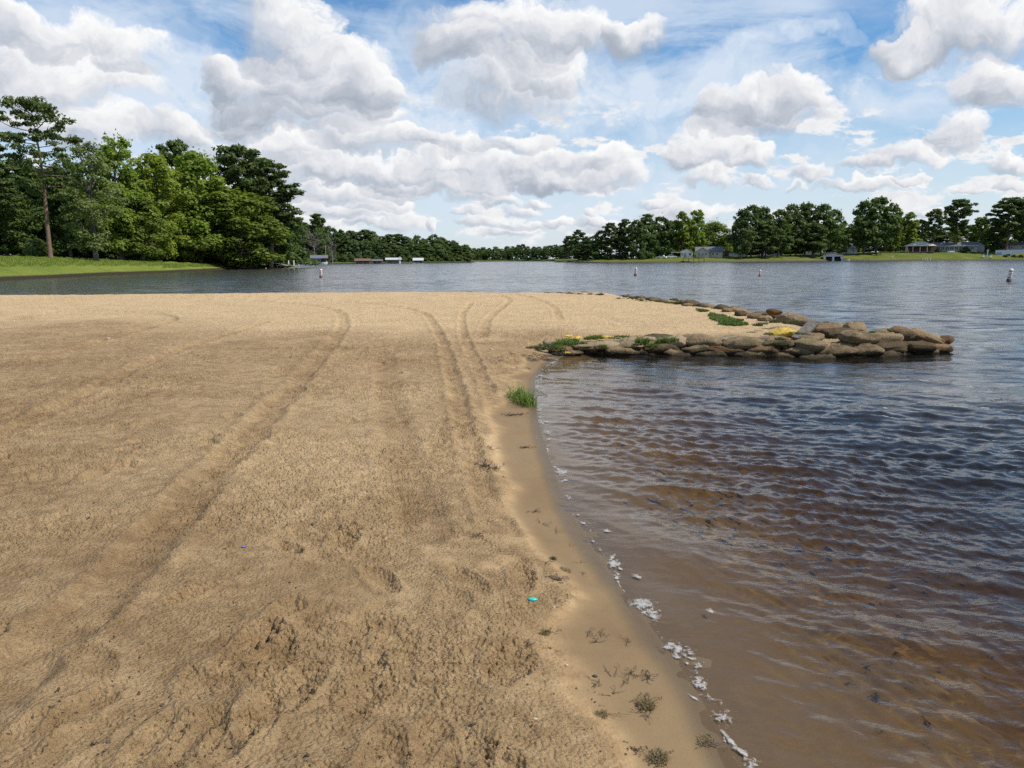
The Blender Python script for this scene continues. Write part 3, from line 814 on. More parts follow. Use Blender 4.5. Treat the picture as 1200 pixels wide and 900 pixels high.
def pine_tree_mesh(seed, H=22., W=10., base=.40, nbr=34, per=60, leaf=.42, flat=.45, lean=(0, 0), dens=1.0):
    rng = np.random.default_rng(seed)
    tb = MB(); r0 = .0135 * H
    def axis(t): return Vector((lean[0] * H * t ** 1.2 + .012 * H * math.sin(5 * t + seed), lean[1] * H * t, H * t))
    ts = [0, .015, .08, .2, .35, .5, .65, .8, .92, .985]
    tb.tube([axis(t) for t in ts], [r0 * 1.35, r0 * 1.1, r0, r0 * .93, r0 * .82, r0 * .68, r0 * .5, r0 * .32, r0 * .16, r0 * .05], 10)
    pts = []; outs = []
    for k in range(nbr):
        t = base + (.985 - base) * ((k + rng.uniform(0, .8)) / nbr) ** .9
        u = (t - base) / (1 - base)
        th = k * 2.4 + rng.uniform(-.5, .5)
        prof = (.62 + .38 * min(1, u / .35)) * (1 if u < .55 else max(.18, 1 - ((u - .55) / .5) ** 1.6))
        L = W / 2 * prof * rng.uniform(.55, 1.08)
        s = axis(t); rise = rng.uniform(-.05, .30) + .35 * u
        e = s + Vector((math.cos(th) * L, math.sin(th) * L, L * rise))
        mid = s.lerp(e, .55) + Vector((0, 0, -.07 * L))
        tb.tube([s, mid, e], [r0 * .33 * (1.1 - u * .7), r0 * .2, r0 * .05], 5, False)
        ncl = max(2, int(round((L / (W / 2)) * 6 * dens)))
        for j in range(ncl):
            f = rng.uniform(.42, 1.03)
            p = s.lerp(e, f) if f > .55 else s.lerp(mid, f / .55)
            p = np.array(p) + rng.normal(size=3) * np.array([.09, .09, .04]) * L
            rc = W * rng.uniform(.055, .098)
            n = int(per * rng.uniform(.7, 1.3))
            d = rng.normal(size=(n, 3)); d /= np.linalg.norm(d, axis=1)[:, None]
            q = p + d * (rc * rng.uniform(.35, 1.05, n))[:, None] * np.array([1.15, 1.15, flat])
            q[:, 2] += rc * .25
            pts.append(q); outs.append(d)
    # crown tip
    for j in range(5):
        p = np.array(axis(.99)) + rng.normal(size=3) * np.array([.05 * W, .05 * W, .03 * W]); n = per
        d = rng.normal(size=(n, 3)); d /= np.linalg.norm(d, axis=1)[:, None]
        outs.append(d); pts.append(p + d * (W * .07 * rng.uniform(.3, 1.05, n))[:, None] * np.array([1.1, 1.1, .7]))
    C = np.concatenate(pts)
    crown = leaves_mesh('pine_crown', C, leaf, rng, up=.2, aspect=2.4, out=np.concatenate(outs))
    return crown, tb

def dead_tree_mesh(seed, H, W):
    rng = np.random.default_rng(seed); tb = MB(); tw = MB(); r0 = .016 * H
    tb.tube([(0, 0, 0), (.01 * H, 0, H * .3), (-.01 * H, 0, H * .6), (.01 * H, .01 * H, H * .95)], [r0, r0 * .8, r0 * .5, r0 * .1], 7)
    for k in range(46):
        t = rng.uniform(.22, .93); th = rng.uniform(0, 6.28); L = W / 2 * rng.uniform(.5, 1) * (1.1 - .6 * abs(t - .5))
        s = Vector((0, 0, H * t)); e = s + Vector((math.cos(th) * L, math.sin(th) * L, L * rng.uniform(.3, 1.0)))
        tw.tube([s, s.lerp(e, .5) + Vector((0, 0, -.06 * L)), e], [r0 * .3, r0 * .18, r0 * .05], 4, False)
        for j in range(5):
            f = rng.uniform(.4, 1); p = s.lerp(e, f); q = p + Vector(rng.normal(size=3)) * L * .25 + Vector((0, 0, L * .2))
            tw.tube([p, q], [r0 * .12, r0 * .04], 3, False)
    return tb, tw

class Kind:
    def __init__(s, name, trunk_name, H, W, crown, tb, bark):
        s.name, s.H, s.W, s.crown, s.bark = name, H, W, crown, bark
        me = bpy.data.meshes.new('trunk'); me.from_pydata(tb.v, [], tb.f); me.validate(); me.update(); s.trunk = me
        me.polygons.foreach_set('use_smooth', np.ones(len(me.polygons), bool))
        me.materials.append(bark); crown.materials.append(LEAF['mid'])

K = {}
def kind(key, name, H, W, gen, bark): K[key] = Kind(name, 'trunk', H, W, gen[0], gen[1], bark)
kind('b1', 'broadleaf_tree', 20, 11.5, broad_tree(1, 20, 11.5, .10, 120, 120, .40, 'tall'), BARK['oak'])
kind('b2', 'broadleaf_tree', 20, 13, broad_tree(2, 20, 13, .06, 135, 120, .42, 'round'), BARK['oak'])
kind('b3', 'broadleaf_tree', 20, 14, broad_tree(3, 20, 14, .10, 130, 115, .44, 'round'), BARK['oak'])
kind('airy', 'broadleaf_tree', 20, 11, broad_tree(4, 20, 11, .13, 85, 75, .33, 'tall', .3, .12), BARK['oak'])
kind('dome', 'broadleaf_tree', 20, 22, broad_tree(5, 20, 22, .08, 150, 120, .50, 'dome'), BARK['oak'])
kind('bush', 'shrub', 4, 6, broad_tree(6, 4, 6, .0, 46, 70, .26, 'dome', .4), BARK['oak'])
kind('p1', 'pine_tree', 22, 12.0, pine_tree_mesh(11, 22, 12.0, .40, 38, 46, .40, .42, (-.045, 0), .8), BARK['pine'])
kind('p2', 'pine_tree', 22, 10, pine_tree_mesh(12, 22, 10, .30, 46, 56, .42, .55, (.01, 0), 1.2), BARK['pine'])
kind('p3', 'pine_tree', 22, 9.5, pine_tree_mesh(13, 22, 9.5, .34, 42, 56, .42, .5, (0, 0), 1.1), BARK['pine'])
kind('p4', 'pine_tree', 22, 14, pine_tree_mesh(14, 22, 14, .36, 40, 70, .5, .6, (.0, 0), 1.2), BARK['pine'])
# coarser leaf sprays for trees hundreds of metres off
kind('f1', 'broadleaf_tree', 20, 13, broad_tree(21, 20, 13, .03, 95, 52, .75, 'round'), BARK['oak'])
kind('f2', 'broadleaf_tree', 20, 11, broad_tree(22, 20, 11, .05, 95, 52, .72, 'tall'), BARK['oak'])
kind('f3', 'broadleaf_tree', 20, 15, broad_tree(23, 20, 15, .03, 95, 55, .80, 'round'), BARK['oak'])
kind('f4', 'broadleaf_tree', 20, 13, broad_tree(26, 20, 13, .17, 95, 52, .75, 'round'), BARK['oak'])
kind('f5', 'broadleaf_tree', 20, 12, broad_tree(27, 20, 12, .15, 95, 52, .72, 'tall'), BARK['oak'])
kind('fp1', 'pine_tree', 22, 11, pine_tree_mesh(24, 22, 11, .22, 42, 30, .75, .6, (0, 0), 1.2), BARK['pine'])
kind('fp2', 'pine_tree', 22, 12, pine_tree_mesh(25, 22, 12, .36, 38, 34, .75, .6, (.01, 0), 1.1), BARK['pine'])

def plant(key, x, y, z, H, W, leaf, label, cat='tree', group=None, rz=None, name=None):
    k = K[key]
    root = empty(name or k.name, (x, y, z), RNG.uniform(0, 6.28) if rz is None else rz)
    root.scale = (W / k.W, W / k.W, H / k.H)
    tag(root, label, cat, group)
    t = bpy.data.objects.new('trunk', k.trunk); COL.objects.link(t); t.parent = root
    c = bpy.data.objects.new('crown', k.crown); COL.objects.link(c); c.parent = root
    c.material_slots[0].link = 'OBJECT'; c.material_slots[0].material = LEAF[leaf]
    return root
# ------------------------------------------------------------------ far land
def lawn_mat(name, a, b, soil, edge=.35, tall=0.5):
    m, nt, nd, lk, p = new_mat(name)
    P = pos(nt); sp = N(nt, 'ShaderNodeSeparateXYZ'); lk.new(P, sp.inputs[0])
    n1 = noise(nt, P, .16, 5, .6); n2 = noise(nt, P, 2.6, 5, .7)
    c = mixc(nt, mapr(nt, n1.outputs['Fac'], .3, .7), a, b)
    c = mixc(nt, mapr(nt, n2.outputs['Fac'], .35, .7, 0, .5), c, (.55, .6, .5), 'MULTIPLY')
    h = mathn(nt, 'ADD', sp.outputs[2], mathn(nt, 'MULTIPLY', n2.outputs['Fac'], .25))
    c = mixc(nt, mapr(nt, h, edge, edge + .14), soil, c)
    lk.new(c, p.inputs['Base Color']); p.inputs['Roughness'].default_value = .95; p.inputs['Specular IOR Level'].default_value = .1
    b1 = N(nt, 'ShaderNodeBump'); b1.inputs['Distance'].default_value = tall; b1.inputs['Strength'].default_value = .7
    n3 = noise(nt, P, 3.5, 6, .75); lk.new(n3.outputs['Fac'], b1.inputs['Height']); lk.new(b1.outputs[0], p.inputs['Normal'])
    return m
OFFS = [-3, -.3, -.02, .12, .6, 1.5, 3, 5, 8, 12, 17, 23, 30, 40, 55, 75, 110, 200, 500, 1500]
class Shore:
    """land behind a waterline given as (column, distance, plateau height, slope length)"""
    def __init__(s, pts):
        s.P = [(px, D, zt, sl) for px, D, zt, sl in pts]
    def at(s, px):
        P = s.P
        if px <= P[0][0]: return P[0][1:]
        for a, b in zip(P, P[1:]):
            if px <= b[0]:
                t = (px - a[0]) / (b[0] - a[0]); return tuple(a[i] + (b[i] - a[i]) * t for i in (1, 2, 3))
        return P[-1][1:]
    def height(s, px, off):
        D, zt, sl = s.at(px)
        if off < -.2: return -1.75 if off < -1 else -.5
        if off < 0: return -.3
        return .22 + (zt - .22) * (1 - math.exp(-max(off - .1, 0) / sl))
    def z(s, px, D): return s.height(px, D - s.at(px)[0])
    def build(s, name, mat, step=8):
        cols = np.arange(s.P[0][0], s.P[-1][0] + 1, step)
        V = []
        for px in cols:
            D, zt, sl = s.at(px)
            wob = .5 * math.sin(px * .11) + .4 * math.sin(px * .037 + 1)
            for off in OFFS:
                g = spot(px, D + off + wob * min(1, D / 200))
                V.append((g.x, g.y, s.height(px, off) + (0.10 * math.sin(px * .3 + off) if off > 3 else 0)))
        n, k = len(cols), len(OFFS)
        i = np.arange(n * k).reshape(n, k)
        q = np.stack([i[:-1, :-1], i[1:, :-1], i[1:, 1:], i[:-1, 1:]], -1).reshape(-1, 4)
        o = link(name, np_mesh(name, np.array(V), q), mat, None, True)
        return tag(o, kind='structure')

bank = Shore([(-420, 60, 2.7, 16), (-120, 63, 2.75, 16), (0, 71, 2.75, 16), (60, 80, 2.65, 16), (120, 96, 2.2, 14), (190, 110, 1.8, 13), (225, 126, 1.6, 12), (265, 148, 1.3, 10), (300, 164, 1.1, 8), (335, 172, .8, 8), (345, 200, .6, 8)])
bank.build('grass_bank', lawn_mat('bank_grass', (.135, .185, .030), (.215, .245, .048), (.045, .035, .022), .40, .35), 5)
far_left = Shore([(300, 330, 1.2, 10), (350, 345, 1.2, 10), (450, 364, 1.2, 10), (540, 400, 1.2, 10), (556, 430, 1.2, 12), (562, 560, 1.5, 15)])
far_left.build('far_left_shore', lawn_mat('far_left_grass', (.05, .075, .02), (.09, .11, .03), (.03, .028, .02)))
far_mid = Shore([(545, 600, 1.5, 15), (600, 640, 1.5, 15), (660, 520, 1.5, 15), (690, 480, 1.5, 15), (760, 470, 1.5, 15)])
far_mid.build('far_shore', lawn_mat('far_grass', (.05, .075, .02), (.09, .11, .03), (.03, .028, .02)))
right = Shore([(650, 372, 1.4, 12), (700, 318, 1.6, 18), (760, 318, 2.2, 20), (830, 326, 2.8, 20), (900, 340, 3.2, 22), (980, 368, 4.2, 18), (1060, 372, 5.0, 15), (1120, 374, 5.3, 15), (1200, 378, 5.0, 15), (1500, 385, 5, 15)])
right.build('right_shore', lawn_mat('shore_lawn', (.095, .125, .022), (.165, .175, .040), (.10, .085, .055), .55))

# ---- trees on the left bank, each one told apart
def T(key, px, D, top, wpx, leaf, label, group=None, shore=bank, **kw):
    g = spot(px, D); z = max(shore.z(px, D), .25) - .12
    H = high(px, top, D) - z
    W = wpx / 900.0 * D
    return plant(key, g.x, g.y, z, H, W, leaf, label, group=group, **kw)
T('p1', 62, 104, 119, 94, 'pine', 'tall leaning pine with a long bare trunk and open tiered crown on the bank', rz=0.0)
T('p3', -12, 112, 148, 84, 'pine', 'dark pine at the left edge, its crown touching the leaning pine', rz=1.0)
T('b3', 9, 120, 214, 92, 'dark', 'low dark round tree with a short trunk at the left edge of the bank')
T('b1', 84, 124, 184, 60, 'dark', 'dark leafy tree filling the gap just behind the leaning pine trunk')
T('airy', 112, 112, 166, 84, 'olive', 'thin airy olive-green tree with sky showing through, right of the leaning pine')
T('b1', 143, 126, 160, 78, 'bright', 'bright green pointed tree, highest of the leafy trees on the bank', rz=2.0)
T('b2', 187, 140, 178, 84, 'yellow', 'yellow-green rounded tree in the middle of the bank grove', rz=.4)
T('b3', 236, 150, 180, 104, 'bright', 'broad bright green tree right of the yellow-green one, lit along its top', rz=4.1)
T('p4', 216, 166, 168, 56, 'pine', 'dark pine tip rising behind the bright trees of the bank grove')
T('p4', 284, 160, 174, 84, 'pine', 'tall dark pine behind the right side of the bank grove', rz=2.2)
T('p2', 318, 166, 188, 84, 'pine', 'dark sloping pine at the right end of the bank grove', rz=.6)
T('b2', 283, 153, 222, 118, 'mid', 'wide mid-green tree leaning out over the water at the grove end', rz=3.0)
T('b3', 326, 172, 232, 58, 'dark', 'dark green tree at the point, last of the bank grove')
T('b1', 168, 128, 226, 70, 'mid', 'mid-green lower tree with boughs near the ground before the yellow-green tree', rz=5.0)
T('b2', 215, 147, 236, 76, 'bright', 'low bright bough-covered tree at the foot of the broad bright tree', rz=1.2)
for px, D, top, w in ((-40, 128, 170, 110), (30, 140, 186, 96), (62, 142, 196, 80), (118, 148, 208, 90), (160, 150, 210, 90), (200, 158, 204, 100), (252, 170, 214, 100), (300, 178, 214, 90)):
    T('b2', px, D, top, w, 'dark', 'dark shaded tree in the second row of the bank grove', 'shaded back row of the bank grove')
for px, D, top, w, lf, lb in ((42, 116, 280, 46, 'olive', 'sunlit olive shrub behind the lawn, left of the pine trunk'),
    (158, 130, 288, 40, 'mid', 'mid-green shrub under the grove beside the lawn edge'),
    (206, 152, 286, 60, 'mid', 'low spreading green shrub under the bright trees'),
    (250, 160, 292, 50, 'olive', 'pale olive shrub at the end of the mown strip'),
    (283, 162, 290, 62, 'olive', 'grey-green bush hanging over the water under the wide tree'),
    (312, 170, 290, 50, 'dark', 'dark bush beside the white post at the water'),
    (100, 128, 284, 60, 'dark', 'dark thicket behind the airy olive tree')):
    T('bush', px, D, top, w, lf, lb, name='shrub').__setitem__('category', 'shrub')
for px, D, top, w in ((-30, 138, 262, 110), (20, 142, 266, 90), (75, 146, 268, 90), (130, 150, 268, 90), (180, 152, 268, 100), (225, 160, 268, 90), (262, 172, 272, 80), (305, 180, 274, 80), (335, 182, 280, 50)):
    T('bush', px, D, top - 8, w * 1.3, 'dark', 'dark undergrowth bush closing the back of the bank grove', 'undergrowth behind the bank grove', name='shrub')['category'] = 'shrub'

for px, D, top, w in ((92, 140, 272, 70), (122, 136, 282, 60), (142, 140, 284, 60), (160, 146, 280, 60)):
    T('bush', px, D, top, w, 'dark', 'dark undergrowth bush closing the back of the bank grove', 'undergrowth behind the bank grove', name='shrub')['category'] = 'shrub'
# ---- far left shore
LG = 'wooded far left shore'
LBL = {'broadleaf_tree': 'dark leafy tree in the unbroken wood along the far left shore', 'pine_tree': 'dark pine rising in the wood along the far left shore'}
prof = [(350, 262), (373, 254), (388, 268), (400, 264), (416, 271), (435, 271), (450, 273), (466, 276), (482, 276), (504, 275), (522, 277), (544, 281), (552, 288)]
def interp(pr, x):
    for a, b in zip(pr, pr[1:]):
        if x <= b[0]: return a[1] + (b[1] - a[1]) * (x - a[0]) / (b[0] - a[0])
    return pr[-1][1]
rs = np.random.default_rng(4)
for row, (dd, n, dh) in enumerate(((16, 19, 9), (34, 21, 1))):
    for i in range(n):
        px = 346 + (550 - 346) * (i + .5) / n + rs.uniform(-3, 3)
        D = far_left.at(px)[0] + dd + rs.uniform(-3, 5)
        kk = ('f1', 'f2', 'fp1', 'f3', 'fp2')[rs.integers(0, 5)] if row else ('f1', 'f2', 'f3')[rs.integers(0, 3)]
        top = interp(prof, px) + dh + rs.uniform(-2.5, 3.5)
        T(kk, px, D, top, rs.uniform(17, 27), 'pine' if kk[1] == 'p' else ('far', 'dark', 'far')[rs.integers(0, 3)], LBL[K[kk].name], LG, far_left)
T('fp1', 373, 372, 252, 30, 'pine', 'round-topped dark pine, highest of the far left wood', None, far_left)
T('f2', 548, 424, 287, 14, 'olive', 'pale olive tree at the very end of the far left point', None, far_left)
T('f1', 541, 416, 296, 14, 'olive', 'low pale tree beside the water at the far left point', None, far_left)
T('bush', 343, 345, 295, 20, 'mid', 'rounded green bush beside the white boat and small dock', None, far_left, name='shrub')['category'] = 'shrub'
for i in range(24):
    px = 352 + i * 8.4 + rs.uniform(-2, 2)
    T('bush', px, far_left.at(px)[0] + 9 + rs.uniform(0, 4), 296 + rs.uniform(-3, 3), 18, ('far', 'dark')[i % 2], 'low dark waterside shrub under the far left wood', 'waterside shrubs of the far left shore', far_left, name='shrub')['category'] = 'shrub'

# ---- head of the lake
prof2 = [(552, 289), (570, 291), (590, 290), (608, 287), (625, 288), (645, 287), (662, 286), (690, 284)]
for row, (dd, n, dh) in enumerate(((18, 22, 4), (45, 22, 0))):
    for i in range(n):
        px = 552 + (694 - 552) * (i + .5) / n + rs.uniform(-2, 2)
        kk = ('f1', 'f3', 'fp1')[rs.integers(0, 3)]
        T(kk, px, far_mid.at(px)[0] + dd + rs.uniform(-4, 6), interp(prof2, px) + dh + rs.uniform(-1.5, 1.5), rs.uniform(10, 15), ('far', 'dark')[i % 2], 'small distant tree in the tree line closing the head of the lake', 'distant tree line at the head of the lake', far_mid)

# ---- right shore
RG = 'dark wood on the right shore'
for px, top, w, kk, lf in ((666, 277, 18, 'fp2', 'pine'), (678, 270, 20, 'fp1', 'pine'), (690, 277, 22, 'f1', 'far'), (703, 270, 22, 'f3', 'dark'), (716, 262, 22, 'fp2', 'pine'), (731, 258, 22, 'fp1', 'pine'),
    (745, 258, 30, 'f3', 'dark'), (758, 252, 28, 'fp1', 'pine'), (774, 254, 34, 'f3', 'dark'), (788, 258, 34, 'f1', 'far'), (726, 272, 34, 'f3', 'far'), (752, 270, 40, 'f3', 'dark'), (778, 272, 34, 'f1', 'far'), (705, 282, 30, 'f3', 'dark'), (684, 286, 30, 'f1', 'far')):
    T(kk, px, right.at(px)[0] + (22 if px < 768 else 56) + rs.uniform(-6, 8), top, w, lf, 'dark tree in the dense wood left of the grey gabled house' if kk[1] != 'p' else 'dark pine standing up from the wood left of the grey gabled house', RG, right)
T('f2', 799, 372, 247, 26, 'yellow', 'yellow-green sunlit tree left of the two behind the grey gabled house', None, right)
T('f1', 815, 376, 246, 26, 'bright', 'bright green tree with a ragged flat top behind the gabled house', None, right)
T('dome', 836, 396, 260, 62, 'mid', 'broad rounded green tree like a dome behind the gabled house', None, right)
T('f3', 808, 384, 268, 34, 'mid', 'mid-green lower tree between wood and house roof', None, right)
for px, top, w, kk, lf in ((868, 246, 30, 'f2', 'pine'), (880, 241, 34, 'f1', 'dark'), (893, 243, 30, 'f2', 'pine'), (911, 246, 34, 'f3', 'dark'), (926, 240, 32, 'f1', 'pine'), (943, 238, 34, 'f2', 'dark'), (962, 240, 36, 'f3', 'dark'), (975, 246, 30, 'f1', 'dark'), (897, 258, 36, 'f3', 'pine'), (932, 256, 36, 'f3', 'pine'), (952, 262, 40, 'f3', 'dark'), (875, 266, 34, 'f3', 'pine'), (915, 268, 34, 'f1', 'dark')):
    T({'f1': 'f4', 'f2': 'f5', 'f3': 'f4'}[kk], px, right.at(px)[0] + 14 + rs.uniform(-4, 12), top, w, lf, 'tall dark tree in the shady clump standing near the water left of the white boathouse', 'shady clump near the white boathouse', right)
T('f2', 986, 392, 258, 16, 'yellow', 'thin yellow-green tree lit at the right edge of the shady clump', None, right)
T('f4', 1012, 388, 236, 38, 'dark', 'massive dark tree right of the white boathouse, left half of a pair', None, right)
T('f4', 1026, 392, 232, 42, 'dark', 'tallest massive dark tree right of the white boathouse', None, right)
T('f2', 1043, 398, 237, 26, 'mid', 'lighter green tree at the right flank of the tallest massive tree', None, right)
T('f2', 1062, 412, 248, 26, 'yellow', 'sunlit yellow-green tree left of the pale hip-roofed pavilion', None, right)
T('f1', 1052, 416, 254, 24, 'bright', 'bright green tree behind the lawn left of the pavilion', None, right)
T('f3', 1000, 420, 262, 30, 'mid', 'mid-green tree in the gap above the white boathouse roof', None, right)
T('fp2', 1092, 392, 246, 24, 'pine', 'slim dark pine between pavilion and long grey house', None, right)
T('fp2', 1118, 398, 235, 38, 'pine', 'open-crowned pine with bare trunk before the long grey house', None, right)
T('fp1', 1077, 424, 258, 18, 'pine', 'small dark pine behind the pavilion roof', None, right)
T('f1', 1147, 424, 254, 28, 'mid', 'green tree behind the right end of the long grey house', None, right)
T('fp2', 1178, 392, 233, 50, 'pine', 'big dark spreading pine above the white retaining wall', None, right)
T('fp1', 1203, 400, 231, 40, 'pine', 'dark pine at the right edge of the view', None, right)
T('f3', 1165, 402, 262, 34, 'dark', 'dark leafy tree under the big spreading pine', None, right)
for px, top, w, lf in ((1035, 268, 40, 'mid'), (1066, 266, 36, 'bright'), (1088, 268, 34, 'dark'), (1108, 266, 36, 'mid'), (1130, 264, 36, 'mid'), (1150, 268, 34, 'dark'), (1180, 262, 44, 'mid'), (1210, 262, 40, 'mid'), (985, 272, 34, 'dark'), (965, 270, 40, 'dark'), (850, 276, 40, 'dark'), (880, 274, 50, 'dark'), (920, 274, 50, 'dark'), (900, 282, 50, 'dark'), (940, 280, 50, 'dark'), (860, 284, 44, 'dark'), (770, 276, 40, 'dark'), (790, 280, 40, 'dark'), (815, 280, 40, 'dark'), (840, 282, 40, 'dark'), (1012, 272, 34, 'dark')):
    T('f3', px, 446 + rs.uniform(-8, 8), top, w, lf, 'green tree in the back row behind the houses of the right shore', 'back row behind the right shore houses', right)
# ------------------------------------------------------------------ height of the finished sand at a point
_sv = bpy.data.objects['beach_sand'].data.vertices
SV = np.empty(len(_sv) * 3, np.float32); _sv.foreach_get('co', SV); SV = SV.reshape(-1, 3)
def on_sand(x, y):
    i = np.argmin((SV[:, 0] - x) ** 2 + (SV[:, 1] - y) ** 2)
    return float(SV[i, 2])
def sand_at(px, py):
    g = ground(px, py, .2)
    for _ in range(3):
        g = ground(px, py, max(on_sand(g.x, g.y), 0.0))
    return g

# ------------------------------------------------------------------ concrete bags of the point
def bag_mat(name, a, b, moss):
    m, nt, nd, lk, p = new_mat(name)
    P = pos(nt); oi = N(nt, 'ShaderNodeObjectInfo')
    n1 = noise(nt, P, 5, 6, .65); n2 = noise(nt, P, 34, 5, .7); n3 = noise(nt, P, 2.2, 4, .6)
    f = mathn(nt, 'ADD', mathn(nt, 'MULTIPLY', n1.outputs['Fac'], .8), mathn(nt, 'MULTIPLY', mathn(nt, 'SUBTRACT', oi.outputs['Random'], .5), .55))
    c = mixc(nt, mapr(nt, f, .22, .62), a, b)
    c = mixc(nt, mapr(nt, n2.outputs['Fac'], .5, .7, 0, .6), c, (.45, .42, .38), 'MULTIPLY')
    sp = N(nt, 'ShaderNodeSeparateXYZ'); lk.new(P, sp.inputs[0])
    zz = mathn(nt, 'ADD', sp.outputs[2], mathn(nt, 'MULTIPLY', mathn(nt, 'SUBTRACT', n1.outputs['Fac'], .5), .22))
    c = mixc(nt, mapr(nt, zz, .015, .13, .92, 0), c, (.028, .022, .014))           # algae up to the splash line
    c = mixc(nt, mapr(nt, n3.outputs['Fac'], .55, .68, 0, moss), c, (.050, .065, .020))
    lk.new(c, p.inputs['Base Color']); p.inputs['Roughness'].default_value = .9; p.inputs['Specular IOR Level'].default_value = .2
    b1 = N(nt, 'ShaderNodeBump'); b1.inputs['Distance'].default_value = .035; b1.inputs['Strength'].default_value = 1.0
    lk.new(n2.outputs['Fac'], b1.inputs['Height']); lk.new(b1.outputs[0], p.inputs['Normal'])
    return m
BAG = bag_mat('weathered_concrete', (.105, .073, .040), (.28, .205, .115), .45)
BAGP = bag_mat('pale_concrete', (.19, .14, .08), (.36, .28, .17), .35)
BAGO = bag_mat('rusty_concrete', (.135, .076, .036), (.25, .155, .08), .25)
def bag_mesh(seed, lx=.33, ly=.21, lz=.112, e1=.60, e2=.50):
    rng = np.random.default_rng(seed)
    nu, nv = 34, 20
    u = np.linspace(-math.pi, math.pi, nu, endpoint=False); v = np.linspace(-math.pi / 2, math.pi / 2, nv)
    Ug, Vg = np.meshgrid(u, v, indexing='ij')
    pw = lambda c, e: np.sign(c) * np.abs(c) ** e
    x = pw(np.cos(Vg), e1) * pw(np.cos(Ug), e2); y = pw(np.cos(Vg), e1) * pw(np.sin(Ug), e2); z = pw(np.sin(Vg), .8)
    X, Y, Z = x.ravel(), y.ravel(), z.ravel()
    n = fbm(X * 1.3 + seed * 7 + .4 * Z, Y * 1.3 + Z * .8, 1.5, seed, 3)
    n2 = fbm(X * 2 - seed, Z * 2 + Y, 3.0, seed + 9, 3)
    k = 1 + .24 * n
    pinch = 1 - .22 * np.abs(X) ** 6
    rr_ = 1 + .07 * fbm(X * 2.2 + seed, Y * 2.2 + Z * 1.7, 3.2, seed + 21, 3)
    X, Y, Z = X * rr_, Y * rr_, Z * rr_
    V = np.stack([X * lx * (1 + .12 * n), Y * ly * k * pinch, Z * lz * (1 + .34 * n2) * (1 - .30 * np.abs(X) ** 3) + .018 * np.sin(X * 3 + seed)], 1)
    i = np.arange(nu * nv).reshape(nu, nv)
    q = np.stack([i, np.roll(i, -1, 0), np.roll(np.roll(i, -1, 0), -1, 1), np.roll(i, -1, 1)], -1)[:, :-1].reshape(-1, 4)
    return np_mesh('concrete_bag', V, q)
BAGM = [bag_mesh(s, .33 + .03 * math.sin(s * 2), .21, .118 + .012 * math.cos(s)) for s in range(8)]
for me in BAGM:
    me.polygons.foreach_set('use_smooth', np.ones(len(me.polygons), bool)); me.materials.append(BAG)
brng = np.random.default_rng(77)
def bag(x, y, z, yaw, label, group=None, s=(1, 1, 1), mat=None, tilt=(0, 0), name='concrete_bag'):
    o = bpy.data.objects.new(name, BAGM[brng.integers(0, len(BAGM))]); COL.objects.link(o)
    o.location = (x, y, z); o.rotation_euler = (tilt[0] + brng.normal() * .05, tilt[1] + brng.normal() * .06, yaw + (math.pi if brng.random() < .5 else 0))
    o.scale = s
    if mat is not None: o.material_slots[0].link = 'OBJECT'; o.material_slots[0].material = mat
    tag(o, label, 'sandbag', group); return o
def along(pts, step, start=0.0):
    P = [Vector(p[:2]) for p in pts]; d = 0; nxt = start
    for a, b in zip(P, P[1:]):
        L = (b - a).length
        while nxt <= d + L:
            t = (nxt - d) / L; yield a.lerp(b, t), math.atan2(b.y - a.y, b.x - a.x)
            nxt += step
        d += L
WG = 'concrete bags of the near wall'
NWL = ['dark wet concrete bag in the waterline course of the near wall', 'brown concrete bag in the middle course of the near wall', 'pale-topped concrete bag in the top course of the near wall']
pA = [ground(676, 413.2), *near_wall[2:6]]
for k in range(3):
    pts = pA if k < 2 else [ground(752, 414)] + near_wall[2:5] + [ground(985, 418)]
    for p, yaw in along(pts, .60, .32 * (k % 2)):
        bag(p.x + brng.normal() * .03, p.y + .12 + .075 * k + brng.normal() * .025, -.03 + .106 * k + brng.normal() * .012, yaw + brng.normal() * .05,
            NWL[k], WG, (brng.uniform(.85, 1.08), brng.uniform(.9, 1.1), brng.uniform(.76, .90)), (None, BAGO if brng.random() < .4 else None, BAGP if brng.random() < .3 else None)[k])
# capping row behind the top course
for p, yaw in along([ground(770, 413), ground(960, 416)], .7, .1):
    bag(p.x, p.y + .50 + brng.normal() * .03, .215, yaw + brng.normal() * .2, 'flat half-buried concrete bag just behind the top course of the near wall', WG, (1.0, 1.1, .5), BAGP if brng.random() < .5 else None)
# low broken start of the wall at the beach
for (px, py, z, s, yaw, mt, lb) in [
    (657, 410.5, .06, (.62, .8, .62), .4, BAGO, 'rusty brown block at the beach end of the near wall'),
    (664, 414.0, .02, (.80, .8, .42), .15, BAGP, 'flat whitish slab lying in the water edge at the beach end of the wall'),
    (674, 406.5, .10, (.62, .8, .72), .5, BAGP, 'grey-white slab propped over a dark gap under the yellow scraps'),
    (690, 405.5, .12, (.95, 1, .55), .02, BAGP, 'long flat sandy-coloured slab right of the propped slab'),
    (714, 405.5, .125, (.95, 1, .6), -.03, BAGP, 'long pale slab in the low part of the near wall, second from its pair'),
    (736, 405.0, .14, (.9, 1, .55), .05, BAGP, 'pale slab half under green weeds in the low part of the near wall'),
    (642, 402.0, .20, (.30, .5, .5), .1, BAGP, 'small pale stone on the sand beside the green weeds'),
    (697, 410.5, .04, (.75, .8, .6), -.05, None, 'dark low bag under the long flat sandy-coloured slab'),
    (728, 411.5, .05, (.85, .9, .7), .05, None, 'dark low bag under the weedy pale slab')]:
    g = ground(px, py, z); bag(g.x, g.y, z, yaw, lb, None, s, mt)
